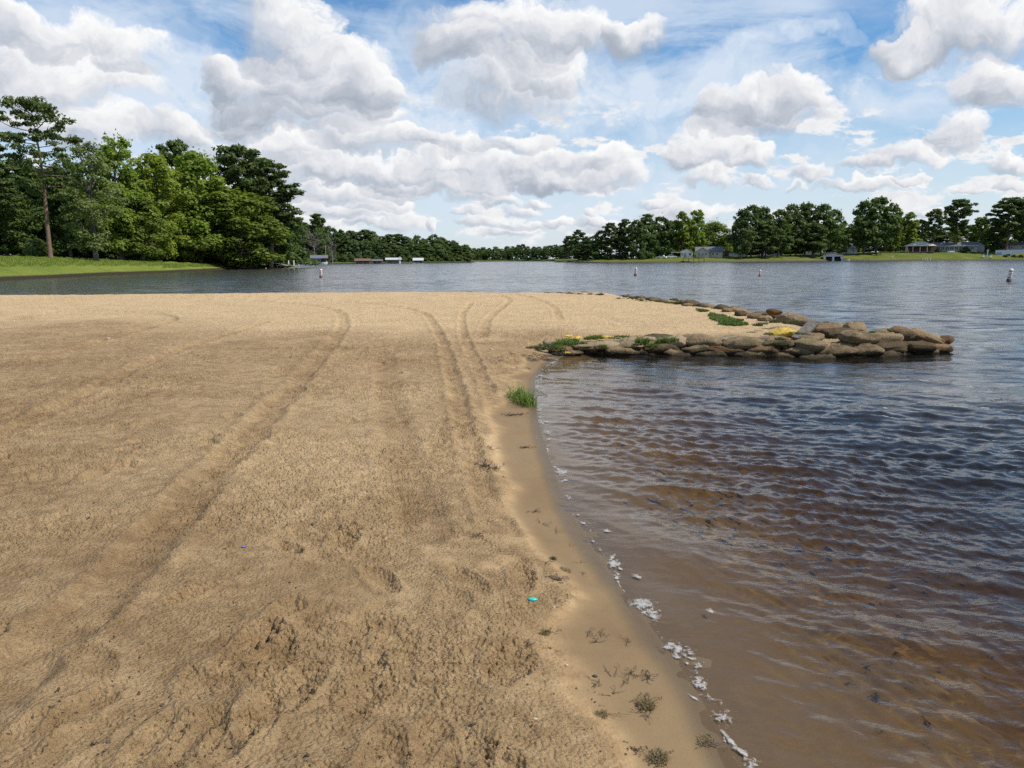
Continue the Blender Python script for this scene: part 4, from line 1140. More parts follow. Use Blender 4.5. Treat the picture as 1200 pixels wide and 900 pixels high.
# the tip
for (px, py, z, s, yaw, tilt, mt, lb) in [
    (1008, 396, .40, (1.15, 1.1, 1.15), .05, (0, 0), None, 'big brown bag on top, left end of the tip'),
    (1036, 397, .37, (.95, 1.0, 1.0), -.10, (.1, .10), None, 'brown bag on top of the tip with a mossy edge'),
    (1055, 396, .36, (.80, .9, .95), -.35, (.1, .32), None, 'tilted bag wedged between the tip top bags'),
    (1067, 392, .42, (1.15, 1.1, 1.15), -.12, (0, .14), BAGO, 'reddish-brown bag, highest on the tip'),
    (1086, 395, .36, (1.05, 1.0, 1.1), -.25, (0, .26), None, 'large sloping bag just left of the outermost tip bag'),
    (1098, 400.5, .24, (.85, .9, .85), -.30, (0, .30), BAGO, 'outermost tip bag with a dark rounded end'),
    (1095, 408, .11, (.98, 1.0, .95), .10, (0, -.1), BAGO, 'rusty bag at the waterline under the outermost tip bag'),
    (1000, 405.5, .20, (1.0, 1, .9), 0, (0, 0), None, 'middle bag of the tip under the big brown one'),
    (1040, 406.5, .20, (1.05, 1, .95), .03, (0, 0), None, 'middle bag of the tip under the mossy-edged one'),
    (1072, 406.0, .19, (1.1, 1, .95), .02, (0, .05), None, 'middle bag of the tip under the highest one'),
    (1008, 413.5, .04, (1.05, 1, .9), 0, (0, 0), None, 'dark wet bottom bag of the tip, left'),
    (1045, 413.5, .04, (1.05, 1, .9), .02, (0, 0), None, 'dark wet bottom bag in the middle of the tip'),
    (1078, 412.5, .03, (1.05, 1, .9), .02, (0, 0), None, 'dark wet bottom bag beneath the tip towards its end'),
    (962, 386, .42, (1.15, 1.25, .80), -.18, (0, .05), BAGO, 'large flat reddish slab where both walls meet'),
    (985, 391, .38, (1.0, 1.1, .9), .1, (0, 0), None, 'broad brown bag between the flat slab and the tip'),
    (950, 397, .36, (.7, .9, .9), .6, (0, .2), None, 'knobbly grey bag under the weathered plank'),
    (1046, 391, .30, (1, 1, .9), -.2, (0, 0), None, 'bag on the far side of the tip behind the top bags'),
    (1078, 396, .16, (1.1, 1, .9), -.3, (0, 0), None, 'bag on the far side of the tip end')]:
    z2 = z * .74 - .012; g = ground(px, py, z2); bag(g.x, g.y, z2, yaw, lb, None, (s[0], s[1], s[2] * .80), mt, tilt)
# far wall
FG = 'concrete bags of the far wall'
for k in range(2):
    for p, yaw in along(far_wall[1:], .60, .3 * k):
        bag(p.x + .10 + brng.normal() * .05, p.y + .18 - .10 * k + brng.normal() * .05, .08 + .125 * k + brng.normal() * .02 + (.06 if k else 0) * brng.random(), yaw + brng.normal() * .18,
            ('brown concrete bag in the lower course of the far wall', 'ragged grey-brown concrete bag along the crest of the far wall')[k], FG,
            (brng.uniform(.8, 1.1), brng.uniform(.8, 1.1), brng.uniform(.75, 1.1)), (None, BAGP)[int(brng.random() < .22)])
for px, py in ((752, 352), (768, 353), (784, 355), (806, 358), (852, 364.5), (868, 368), (884, 371), (790, 352.5), (896, 374)):
    g = ground(px, py, .26); bag(g.x, g.y, .27, brng.uniform(0, 3), 'loose broken block fallen on the beach side of the far wall', 'loose blocks at the far wall', (.5, .6, .55), BAGP if brng.random() < .6 else None, name='concrete_block')
g = ground(907, 364, .5); bag(g.x, g.y, .47, .2, 'single small stone perched on the crest of the far wall', None, (.48, .6, .6), BAGO, name='stone')
for p, yaw in along([gapL[0], gapL[1]], .5, .2):
    bag(p.x, p.y + .1, .26 + brng.normal() * .02, yaw, 'low mossy bag in the separate stretch of wall beyond the beach gap', 'bags of the separate stretch of wall', (.8, .9, .7))
# yellow bag and yellow scraps
YEL = simple_mat('yellow_fabric', (.52, .36, .06), .8, .3, 14, .6)
def scrap_mesh(seed, r=.2):
    rng = np.random.default_rng(seed); n = 14
    xs = np.linspace(-1, 1, n); X, Y = np.meshgrid(xs, xs, indexing='ij'); X = X.ravel(); Y = Y.ravel()
    k = 1 - .25 * np.maximum(np.abs(X), np.abs(Y)) * (1 + 2 * fbm(X, Y, 1.5, seed, 2))
    z = .32 * (fbm(X, Y, 1.2, seed + 3, 3) + .35) * (1.2 - .6 * (X * X + Y * Y)) + .06
    V = np.stack([X * r * k, Y * r * k * .7, z * r], 1)
    Vb = V.copy(); Vb[:, 2] -= .012
    i = np.arange(n * n).reshape(n, n)
    q = np.stack([i[:-1, :-1], i[1:, :-1], i[1:, 1:], i[:-1, 1:]], -1).reshape(-1, 4)
    return np_mesh('yellow_scrap', np.concatenate([V, Vb]), np.concatenate([q, q[:, ::-1] + n * n]))
g = ground(917, 386, .34); bag(g.x, g.y, .27, .1, 'bright yellow sandbag lying in the grass between the two walls', None, (.85, .7, .7), YEL, name='sandbag')
for i, (px, py, r, lb) in enumerate([(666, 394.5, .12, 'crumpled yellow scrap on top of the green weeds, left one'), (675, 397.5, .17, 'crumpled yellow scrap hanging onto the propped slab'),
    (711, 396, .17, 'crumpled yellow scrap above the long pale slabs'), (703, 398.5, .12, 'small flat yellow scrap beside the larger scrap above the slabs'), (664, 408, .07, 'tiny yellow scrap low beside the rusty brown block')]):
    g = ground(px, py, .22); o = link('yellow_scrap', scrap_mesh(i + 3, r), YEL, None, True); z = max(on_sand(g.x, g.y), .12 if i == 4 else .2)
    o.location = (g.x, g.y, z + .02); o.rotation_euler = (0, 0, i * .9); tag(o, lb, 'scrap')
# weathered plank between the walls
wood = bark_mat('grey_board', (.07, .062, .05), (.15, .135, .11))
g = ground(944, 383, .40)
o = MB().box((0, 0, 0), (1.05, .19, .06)).build('plank', wood); o.location = (g.x, g.y, .325); o.rotation_euler = (rad(14), rad(-13), rad(52)); tag(o, 'weathered grey plank leaning between the yellow bag and the flat slab', 'plank')

# ------------------------------------------------------------------ grass and weeds
def blade_mat(name, a, b):
    m = leaf_mat(name, a, b, .35); return m
GR = blade_mat('fresh_grass', (.055, .105, .020), (.150, .185, .050))
GD = blade_mat('dark_weed', (.030, .050, .015), (.095, .100, .035))
GS = blade_mat('straw', (.16, .12, .06), (.28, .22, .11))
def blades(n, rx, ry, h, rng, w=.006, lean=.5, cx=0, cy=0, zf=None):
    """curved three-segment grass blades as a quad strip"""
    V = []; Q = []
    a = rng.uniform(0, 2 * math.pi, n); r = np.sqrt(rng.uniform(0, 1, n))
    x = cx + r * np.cos(a) * rx; y = cy + r * np.sin(a) * ry
    hh = h * rng.uniform(.45, 1.15, n) * (1.1 - .5 * r)
    d = rng.uniform(0, 2 * math.pi, n); ln = hh * lean * rng.uniform(.2, 1.4, n)
    dx, dy = np.cos(d), np.sin(d)
    z0 = zf(x, y) if zf else np.zeros(n)
    rows = []
    for t, ww in ((0, 1), (.4, .9), (.75, .6), (1, .08)):
        ox = x + dx * ln * t * t; oy = y + dy * ln * t * t; oz = z0 + hh * t * (1 - .25 * lean * t)
        wx, wy = -dy * w * ww, dx * w * ww
        rows.append(np.stack([ox + wx, oy + wy, oz], 1)); rows.append(np.stack([ox - wx, oy - wy, oz], 1))
    R = np.stack(rows, 1).reshape(-1, 3)
    b = np.arange(n)[:, None] * 8
    q = np.concatenate([b + np.array([0, 1, 3, 2]), b + np.array([2, 3, 5, 4]), b + np.array([4, 5, 7, 6])], 0)
    return R, q
grng = np.random.default_rng(19)
def tuft_mesh(n, rx, ry, h, w, lean, seed):
    V, q = blades(n, rx, ry, h, np.random.default_rng(seed), w, lean); return np_mesh('grass_tuft', V, q)
# the fresh tuft at the water's edge
g = sand_at(608, 470)
V1, q1 = blades(230, .14, .42, .25, grng, .0038, .9); V2_, q2 = blades(110, .10, .20, .30, grng, .0036, .8, .07, -.36)
o = link('grass_tuft', np_mesh('grass_tuft', np.concatenate([V1, V2_]), np.concatenate([q1, q2 + len(V1)])), blade_mat('tuft_grass', (.075, .140, .024), (.17, .235, .05)))
o.location = (g.x, g.y + .12, g.z - .012); o.rotation_euler = (0, 0, .12); tag(o, 'fresh green grass tuft standing alone at the edge of the wet sand', 'grass tuft')
TUFT = [tuft_mesh(150, .16, .13, .20, .006, .8, 1), tuft_mesh(110, .20, .12, .14, .007, 1.0, 2), tuft_mesh(170, .14, .14, .26, .006, .7, 3)]
for t in TUFT: t.materials.append(GR)
def tuft(px, py, z, s, mat, label, group=None):
    g = ground(px, py, z); o = bpy.data.objects.new('grass_tuft', TUFT[grng.integers(0, 3)]); COL.objects.link(o)
    zz = on_sand(g.x, g.y) if z is None else z
    o.location = (g.x, g.y, zz); o.rotation_euler = (0, 0, grng.uniform(0, 6)); o.scale = (s, s, s * grng.uniform(.5, .8))
    o.material_slots[0].link = 'OBJECT'; o.material_slots[0].material = mat
    return tag(o, label, 'grass tuft', group)
for px, py, s, mt in [(628, 408, .9, GD), (634, 410, .8, GD), (641, 406, 1.0, GD), (647, 408, .9, GD), (653, 405, .9, GR), (659, 402, 1.0, GR), (664, 400, 1.0, GR), (668, 404, 1.0, GR), (672, 401, .8, GR), (655, 409, .8, GR)]:
    tuft(px, py, .20, s, mt, 'green weed tuft in the bushy patch around the yellow scraps' if mt is GR else 'dark weed tuft spreading on the sand left of the yellow scraps', 'weeds at the beach end of the wall' if mt is GR else 'dark weeds left of the wall')
for px, py, s in [(690, 398, .8), (697, 396, .8), (702, 398, .7), (720, 397, .7), (727, 395, .8), (735, 396, .8), (744, 396, .7), (682, 403, .6)]:
    tuft(px, py, .22, s, GR, 'low green weed tuft in the strip behind the pale slabs', 'weeds behind the pale slabs')
for px, py, z, s in [(752, 402, .24, .9), (758, 405, .20, .9), (764, 407, .14, .8), (776, 402, .26, .8), (783, 401, .28, .8), (706, 407, .14, .6), (790, 400, .28, .6), (760, 400, .26, .7), (745, 405, .2, .7)]:
    tuft(px, py, z, s, GR, 'green weed tuft trailing over the bags of the near wall', 'weeds trailing over the near wall')
for px, py, z, s, mt in [(912, 404, .22, .9, GD), (918, 407, .15, .9, GD), (914, 398, .32, .7, GD), (932, 391, .34, .7, GR), (940, 392, .34, .7, GD), (900, 392, .33, .7, GD), (888, 382, .32, .8, GD), (908, 378, .33, .9, GD), (915, 377, .33, .9, GD), (930, 380, .34, .8, GD), (896, 380, .33, .7, GR), (1022, 390, .46, .35, GR), (1044, 388, .48, .3, GR)]:
    tuft(px, py, z, s, mt, 'weed tuft growing among the bags near the meeting of the two walls', 'weeds where the walls meet')
for i in range(16):
    t = i / 15; tuft(642 + 62 * t, 344.8 + 2.0 * t, .30, grng.uniform(.55, .95), GR if i % 3 else GD, 'small weed tuft along the separate stretch of wall beyond the beach gap', 'weeds beyond the beach gap')
for i in range(14):
    t = i / 13; tuft(725 + 70 * t, 350.0 + 5.5 * t + grng.uniform(-.6, .6), .29, grng.uniform(.35, .6), GR, 'tiny weed at the beach-side foot of the far wall', 'weeds at the foot of the far wall')
# the green patch behind the far wall
poly = [ground(px, py, .30) for px, py in [(815, 360.5), (835, 363), (855, 367), (872, 372), (878, 376.5), (862, 378), (845, 376), (830, 369)]]
xs = [p.x for p in poly]; ys = [p.y for p in poly]
cand = np.stack([grng.uniform(min(xs), max(xs), 26000), grng.uniform(min(ys), max(ys), 26000)], 1)
ed = seg_dist(cand[:, 0], cand[:, 1], poly, True); ok = inside(cand[:, 0], cand[:, 1], [(p.x, p.y) for p in poly]) & (ed + .6 * fbm(cand[:, 0], cand[:, 1], 1.6, 5, 3) > .0)
cand = cand[ok][:5200]
V, q = blades(len(cand), 0, 0, .085, grng, .008, .8)
V = V.reshape(-1, 8, 3); V[:, :, 0] += cand[:, None, 0]; V[:, :, 1] += cand[:, None, 1]; V[:, :, 2] += .27 + 0.02
zc = beach_height(cand[:, 0], cand[:, 1])[0]; V[:, :, 2] += (zc - .28)[:, None]
o = link('grass_patch', np_mesh('grass_patch', V.reshape(-1, 3), q), GR); tag(o, 'bright green patch of short grass on the sand behind the far wall', 'grass', kind='stuff')
# weedy grass of the left bank: a fringe of taller blades over the lawn
n = 26000
px = grng.uniform(-60, 300, n); off = grng.uniform(.3, 1, n) ** 1.0 * 26
pts = []
for a, b in zip(px, off):
    D, zt, sl = bank.at(a); b = b * min(1, 26 / 26 * (D < 110) + .5 * (D >= 110)); g = spot(a, D + b); pts.append((g.x, g.y, bank.height(a, b)))
pts = np.array(pts)
V, q = blades(n, 0, 0, .34, grng, .022, .8); V = V.reshape(-1, 8, 3) + pts[:, None, :]
o = link('bank_grass', np_mesh('bank_grass', V.reshape(-1, 3), q), blade_mat('bank_blades', (.125, .185, .030), (.215, .255, .05))); tag(o, kind='stuff')

# ------------------------------------------------------------------ wrack, litter and foam
DARK = simple_mat('wet_wrack', (.045, .036, .024), .7, .4, 40); TWIG = simple_mat('twig', (.085, .055, .030), .85, .35, 30)
def sprig(seed, L, stems, leaves, spread=1.0):
    rng = np.random.default_rng(seed); mb = MB()
    for k in range(stems):
        th = rng.uniform(0, 2 * math.pi); p = Vector((rng.normal() * L * .12, rng.normal() * L * .12, .004)); pts = [p.copy()]
        for j in range(4):
            th += rng.normal() * .5; p = p + Vector((math.cos(th), math.sin(th), 0)) * L * .22 * spread; p.z = max(.003, .004 + rng.normal() * .012 + .015 * (j == 2)); pts.append(p.copy())
        mb.tube(pts, [.0026, .0022, .0018, .0014, .0008], 4)
        for j in range(leaves):
            i = rng.integers(0, 4); c = pts[i].lerp(pts[i + 1], rng.random()); d = Vector((rng.normal(), rng.normal(), abs(rng.normal()) * .5)).normalized() * L * rng.uniform(.06, .17)
            s = d.cross(Vector((0, 0, 1))); s = s.normalized() * L * .025 if s.length > 1e-6 else Vector((.002, 0, 0))
            mb.add([c, c + d * .5 + s, c + d + Vector((0, 0, .004)), c + d * .5 - s], [(0, 1, 2, 3)])
    return mb
SPR = []
for i, (L, st, lv) in enumerate([(.16, 9, 14), (.13, 6, 12), (.15, 4, 4), (.12, 3, 3), (.20, 2, 2), (.09, 5, 10)]):
    mb = sprig(i + 1, L, st, lv); me = bpy.data.meshes.new('wrack_sprig'); me.from_pydata(mb.v, [], mb.f); me.update(); me.materials.append(DARK); SPR.append(me)
def put_sprig(px, py, k, s, label, group=None, mat=None, name='wrack_sprig'):
    g = sand_at(px, py); o = bpy.data.objects.new(name, SPR[k]); COL.objects.link(o)
    o.location = (g.x, g.y, g.z + .002); o.rotation_euler = (0, 0, grng.uniform(0, 6.28)); s *= .66; o.scale = (s, s * grng.uniform(.5, 1), s * .8)
    if mat: o.material_slots[0].link = 'OBJECT'; o.material_slots[0].material = mat
    return tag(o, label, 'plant debris', group)
put_sprig(568, 546, 0, 1.9, 'largest black clump of washed-up weed on the wet sand'); put_sprig(581, 549, 1, 1.4, 'black weed clump touching the largest clump on its right')
put_sprig(576, 527, 5, 1.6, 'black weed clump just above the largest clump'); put_sprig(590, 560, 5, .9, 'small black weed bit below the largest clump')
put_sprig(598, 487, 0, 1.5, 'dark root clump at the foot of the fresh grass tuft', None, TWIG); put_sprig(611, 486, 1, 1.2, 'dark roots beside the foot of the fresh grass tuft', None, TWIG)
put_sprig(616, 525, 1, 1.2, 'small weed clump near the water below the grass tuft')
SPG = 'weed sprigs on the wet sand'
for px, py, k, s in [(601, 415, 5, 2), (596, 420, 1, 2), (584, 423, 5, 1.6), (620, 432, 5, 1.4), (606, 432, 5, 1.2), (628, 600, 1, .9), (635, 615, 3, 1.1), (604, 610, 4, 1.0), (560, 628, 1, 1.0), (570, 612, 3, .9), (650, 623, 3, .9), (655, 680, 0, .8), (640, 660, 2, .9), (642, 676, 4, .8), (652, 706, 2, .9), (669, 698, 4, .9), (683, 673, 5, .6), (690, 745, 2, .8), (700, 753, 5, .8), (705, 745, 2, .7), (735, 750, 2, .8), (716, 792, 4, .9), (740, 790, 1, .7), (735, 797, 2, .9), (760, 793, 0, .6), (720, 815, 3, .9), (758, 822, 0, .9), (752, 836, 2, .9), (700, 800, 2, .8), (715, 838, 4, .8), (745, 880, 1, .8), (772, 888, 0, .9), (826, 872, 2, .9), (640, 742, 1, .9), (648, 760, 3, .8), (623, 755, 5, .8), (622, 770, 5, .8), (680, 660, 3, .6), (668, 640, 4, .6), (600, 650, 4, .8), (580, 660, 3, .8)]:
    put_sprig(px, py, k, s, 'loose dark weed sprig lying on the washed sand strip', SPG, (None, TWIG, None)[grng.integers(0, 3)])
for px, py, s in [(662, 668, .35), (757, 828, .42), (772, 890, .42), (826, 868, .35), (648, 655, .25), (638, 742, .3), (705, 838, .3)]:
    g = sand_at(px, py); o = bpy.data.objects.new('straw_tuft', TUFT[grng.integers(0, 3)]); COL.objects.link(o); o.location = g; s *= .6; o.scale = (s, s, s * .5); o.rotation_euler = (0, 0, grng.uniform(0, 6))
    o.material_slots[0].link = 'OBJECT'; o.material_slots[0].material = GS if px != 648 else GD
    tag(o, 'withered straw-coloured grass sprout on the washed sand', 'grass tuft', 'withered sprouts on the wet sand')
# crumbs of bark, leaf and shell strewn on the sand: past counting
vis = (SV[:, 2] > .03) & (np.abs(SV[:, 0]) < SV[:, 1] * .75 + .4)
ids = np.nonzero(vis)[0]; pr = np.clip(fbm(SV[ids, 0].astype(float), SV[ids, 1].astype(float), .9, 301, 3) + .12, .01, 1) ** 2; ids = grng.choice(ids, 3000, replace=False, p=pr / pr.sum())
C = SV[ids].astype(float); sz = grng.uniform(.003, .010, len(C)) * np.where(grng.random(len(C)) < .08, 2.0, 1.0) * (1 + .04 * np.hypot(C[:, 0], C[:, 1]))
C[:, 2] += .004
lv = leaf_faces(C, 1.0, grng, 1.2, 1.8)
lv = (C[:, None, :] + (lv.reshape(-1, 4, 3) - C[:, None, :]) * sz[:, None, None]).reshape(-1, 3)
o = link('plant_litter', np_mesh('plant_litter', lv, np.arange(len(lv)).reshape(-1, 4)), leaf_mat('litter', (.020, .014, .010), (.10, .065, .035), .0)); tag(o, 'dark crumbs of bark and leaf strewn all over the sand', 'litter', kind='stuff')
# clods of sand
ids = grng.choice(np.nonzero(vis & (SV[:, 1] < 11) & (SV[:, 2] > .09))[0], 3600, replace=False)
# bits of rubbish
def pebble(seed, r):
    rng = np.random.default_rng(seed); m = MB().lathe([(r * .05, -r * .4), (r * .8, -r * .3), (r, 0), (r * .75, r * .4), (r * .05, r * .55)], 10); m.v = [(v[0] * (1 + .25 * math.sin(v[1] * 90 + seed)), v[1] * .75, v[2]) for v in m.v]; return m
def put(px, py, r, mat, name, label, cat, seed=1, flat=1.0):
    g = sand_at(px, py); o = pebble(seed, r).build(name, mat, None, True); o.location = (g.x, g.y, g.z + r * .2 * flat); o.scale = (1, 1, flat); tag(o, label, cat)
put(624, 703, .022, simple_mat('teal_plastic', (.05, .42, .36), .4), 'plastic_scrap', 'crumpled teal plastic scrap on the wet sand', 'litter', 2, .7)
put(285, 641, .014, simple_mat('blue_plastic', (.10, .12, .35), .5), 'plastic_scrap', 'tiny faded blue scrap on the rough sand at left', 'litter', 4, .6)
WH = simple_mat('pale_stone', (.42, .36, .28), .8)
put(127, 397, .045, WH, 'pebble', 'white pebble beside the far left tyre track', 'pebble', 3, .7); put(649, 712, .009, WH, 'pebble', 'white pebble right of the teal scrap', 'pebble', 5)
put(664, 780, .008, WH, 'pebble', 'pale pebble on the wet sand below the teal scrap', 'pebble', 6); put(576, 410, .032, WH, 'pebble', 'whitish pebble near the twin tyre tracks', 'pebble', 7); put(627, 843, .008, WH, 'pebble', 'pale pebble near the bottom of the rough sand', 'pebble', 8)
STONE = simple_mat('dark_stone', (.03, .03, .03), .6); put(697, 793, .011, STONE, 'pebble', 'small round black pebble on the washed sand', 'pebble', 9)

for px, py, k, sc_, lb in ((990, 803, 5, .55, 'dark weed clump lying under the shallow water, smaller of the two'), (1026, 822, 0, .5, 'dark weed clump lying under the shallow water, larger of the two')):
    g = ground(px, py, -.1); zb = on_sand(g.x, g.y); g = ground(px, py, zb); o = bpy.data.objects.new('wrack_sprig', SPR[k]); COL.objects.link(o); o.location = (g.x, g.y, on_sand(g.x, g.y) + .003); o.scale = (sc_, sc_ * .7, sc_); tag(o, lb, 'plant debris')
def foam_mat():
    m, nt, nd, lk, p = new_mat('foam'); P = objc(nt)
    vo = N(nt, 'ShaderNodeTexVoronoi'); vo.inputs['Scale'].default_value = 110; lk.new(P, vo.inputs['Vector'])
    n1 = noise(nt, P, 16, 4, .6)
    lk.new(mixc(nt, mapr(nt, n1.outputs['Fac'], .35, .6), (.31, .29, .25), (.48, .46, .42)), p.inputs['Base Color']); p.inputs['Roughness'].default_value = .55
    b = N(nt, 'ShaderNodeBump'); b.inputs['Distance'].default_value = .003; lk.new(vo.outputs['Distance'], b.inputs['Height']); lk.new(b.outputs[0], p.inputs['Normal'])
    ed = N(nt, 'ShaderNodeAttribute'); ed.attribute_name = 'rim'
    n2 = noise(nt, P, 34, 6, .6)
    al = mapr(nt, mathn(nt, 'ADD', mathn(nt, 'SUBTRACT', 1.0, ed.outputs['Fac']), mathn(nt, 'MULTIPLY', mathn(nt, 'SUBTRACT', n2.outputs['Fac'], .5), 1.6)), .30, .85)
    lk.new(mathn(nt, 'MULTIPLY', al, .78), p.inputs['Alpha'])
    return m
FOAM = foam_mat()
def foam(px, py, wpx, hpx, ang, seed, label, group=None):
    g = ground(px, py, .0); sc = (g - Vector((0, 0, CAM_H))).length / 900.0
    rx = wpx / 2 * sc; ry = hpx / 2 * sc / max(.12, CAM_H / (g - Vector((0, 0, CAM_H))).length)
    n = 64; m = 9; rng = np.random.default_rng(seed); ph = rng.uniform(0, 6.28, 9); am = rng.uniform(.3, 1, 9)
    vs_ = []; fs = []
    for j in range(m):
        f = (j + .02) / (m - 1)
        for k in range(n):
            t = 2 * math.pi * k / n
            rr = (1 + .42 * sum(am[i] * math.sin((i + 1) * t + ph[i]) / (i + 1.6) for i in range(9)))
            x, y = rr * f * math.cos(t) * rx, rr * f * math.sin(t) * ry
            hh = min(.005, .15 * min(rx, ry)); h = hh * (1 - f ** 3) + .4 * hh * (1 - f * f) * math.sin(x * 120 + ph[0]) * math.sin(y * 95 + ph[1])
            vs_.append((x, y, h - .002))
    for j in range(m - 1):
        for k in range(n): fs.append((j * n + k, j * n + (k + 1) % n, (j + 1) * n + (k + 1) % n, (j + 1) * n + k)[::-1])
    mb = MB().add(vs_, fs); o = mb.build('foam_patch', FOAM, None, True)
    ra = o.data.attributes.new('rim', 'FLOAT', 'POINT'); ra.data.foreach_set('value', np.repeat(np.linspace(0, 1, m), n).astype(np.float32))
    o.location = (g.x, g.y, max(.006, on_sand(g.x, g.y) + .003)); o.rotation_euler = (0, 0, ang); tag(o, label, 'foam', group)
foam(752, 708, 44, 20, -.55, 1, 'largest white foam patch, oblong, at the waterline')
foam(854, 868, 9, 40, .25, 2, 'long ragged foam streak at the waterline near the bottom of the view')
foam(832, 717, 11, 9, 0, 3, 'single foam dab out on the water right of the largest patch')
foam(747, 677, 13, 9, .3, 4, 'round foam dab just above the largest patch'); foam(718, 654, 11, 9, -.4, 5, 'foam dab second above the largest patch')
foam(711, 623, 15, 6, -.2, 6, 'flat oval foam dab farther up the shore'); foam(661, 554, 17, 8, -.3, 7, 'star-shaped foam dab near the middle of the shoreline')
foam(783, 759, 18, 12, -.6, 8, 'spongy foam patch below the largest patch'); foam(793, 771, 11, 8, .2, 9, 'foam dab touching the spongy patch')
for i, (px, py, w, h, a) in enumerate([(677, 604, 6, 3, 0), (684, 614, 18, 3, -.7), (726, 667, 7, 7, .3), (805, 778, 7, 4, 0), (811, 818, 6, 14, .5), (640, 495, 12, 2.5, 0), (634, 441, 10, 4, .5), (646, 426, 8, 3, .2), (695, 635, 7, 4, .2), (690, 425, 10, 1.6, 0)]):
    foam(px, py, w, h, a, 20 + i, 'small foam fleck drifting along the waterline', 'foam flecks along the waterline')

# lacy line of fine foam left along the wash
P = [Vector((p.x, p.y)) for p in smooth_line(shore, 5)]
P = [p for p in P if p.y > 1.2]
V = []; rim = []; wd = []
for i, p in enumerate(P):
    d = (P[min(i + 1, len(P) - 1)] - P[max(i - 1, 0)]).normalized(); nrm = Vector((d.y, -d.x))
    for k in range(9):
        f = k / 8; off = -.012 + .085 * f * (1 + .5 * math.sin(i * .23) + .4 * math.sin(i * .071 + 2)) * (1 + .03 * p.y)
        q = p + nrm * off; V.append((q.x, q.y, .0075)); rim.append(abs(2 * f - 1))
n = len(P); i = np.arange(n * 9).reshape(n, 9)
q = np.stack([i[:-1, :-1], i[1:, :-1], i[1:, 1:], i[:-1, 1:]], -1).reshape(-1, 4)
V = np.array(V); vb = V.copy(); vb[:, 2] -= .003
m, nt, nd, lk, p = new_mat('foam_lace'); PP = pos(nt)
nA = noise(nt, PP, 38, 5, .72, .6); nB = noise(nt, PP, 3.2, 3, .6); at_ = N(nt, 'ShaderNodeAttribute'); at_.attribute_name = 'rim'
thr = mathn(nt, 'ADD', mathn(nt, 'SUBTRACT', nA.outputs['Fac'], mathn(nt, 'MULTIPLY', at_.outputs['Fac'], .16)), mathn(nt, 'MULTIPLY', mathn(nt, 'SUBTRACT', nB.outputs['Fac'], .5), .9))
lk.new(mathn(nt, 'MULTIPLY', mapr(nt, thr, .50, .64), .72), p.inputs['Alpha']); p.inputs['Base Color'].default_value = (.48, .46, .42, 1); p.inputs['Roughness'].default_value = .6
o = link('foam_line', np_mesh('foam_line', np.concatenate([V, vb]), np.concatenate([q, q[:, ::-1] + n * 9]), {'rim': np.array(rim + rim)}), m); tag(o, 'thin lacy line of foam along the curved water edge', 'foam', kind='stuff')
# ------------------------------------------------------------------ buildings, docks, boats across the water
PAL = simple_mat('white_paint', (.74, .73, .70), .55, .06); GREYW = simple_mat('grey_siding', (.36, .35, .33), .7, .1); TANW = simple_mat('tan_siding', (.46, .42, .35), .7, .1)
ROOFG = simple_mat('grey_shingle', (.13, .13, .14), .85, .2); ROOFL = simple_mat('pale_roof', (.62, .56, .44), .6, .08); ROOFR = simple_mat('rusty_roof', (.15, .085, .06), .8, .2); METAL = simple_mat('light_metal_roof', (.50, .51, .52), .4, .06)
GLASS = simple_mat('dark_glass', (.02, .024, .03), .12, .1); DKW = simple_mat('dark_timber', (.07, .055, .045), .85, .25); TIM = simple_mat('dock_timber', (.34, .29, .22), .85, .2); BRICK = simple_mat('brick', (.22, .125, .09), .85, .25)
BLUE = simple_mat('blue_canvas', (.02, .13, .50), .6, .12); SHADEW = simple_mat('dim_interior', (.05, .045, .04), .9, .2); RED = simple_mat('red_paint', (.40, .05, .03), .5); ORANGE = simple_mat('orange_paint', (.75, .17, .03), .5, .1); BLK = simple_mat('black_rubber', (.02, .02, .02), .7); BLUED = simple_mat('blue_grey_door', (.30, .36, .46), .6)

def at(name, px, D, z, label, cat, group=None):
    g = spot(px, D); o = empty(name, (g.x, g.y, z), -math.atan2(g.x, g.y)); tag(o, label, cat, group); return o
def gable_roof(w, d, h0, h1, over=.4, t=.18, axis='y'):
    """ridge along y (gable facing the water) or along x"""
    m = MB()
    if axis == 'y':
        a = w / 2 + over; e = (h1 - h0) * over / (w / 2)
        m.prism([(-a, h0 - e), (0, h1), (a, h0 - e), (a, h0 - e + t), (0, h1 + t), (-a, h0 - e + t)], -d / 2 - over, d / 2 + over)
    else:
        a = d / 2 + over; e = (h1 - h0) * over / (d / 2)
        mm = MB().prism([(-a, h0 - e), (0, h1), (a, h0 - e), (a, h0 - e + t), (0, h1 + t), (-a, h0 - e + t)], -w / 2 - over, w / 2 + over)
        m.add([(v[1], v[0], v[2]) for v in mm.v], [f[::-1] for f in mm.f])
    return m
def hip_roof(w, d, h0, h1, ridge, over=.5, t=.22):
    a, b = w / 2 + over, d / 2 + over; r = ridge / 2
    return MB().add([(-a, -b, h0), (a, -b, h0), (a, b, h0), (-a, b, h0), (-a, -b, h0 + t), (a, -b, h0 + t), (a, b, h0 + t), (-a, b, h0 + t), (-r, 0, h1), (r, 0, h1)],
        [(3, 2, 1, 0), (0, 1, 5, 4), (1, 2, 6, 5), (2, 3, 7, 6), (3, 0, 4, 7), (4, 5, 9, 8), (6, 7, 8, 9), (5, 6, 9), (7, 4, 8)])
def walls(w, d, h, gable=None):
    m = MB().box((0, 0, h / 2 - .2), (w, d, h + .4))
    if gable: m.prism([(-w / 2, h), (w / 2, h), (0, gable)], -d / 2, d / 2)
    return m
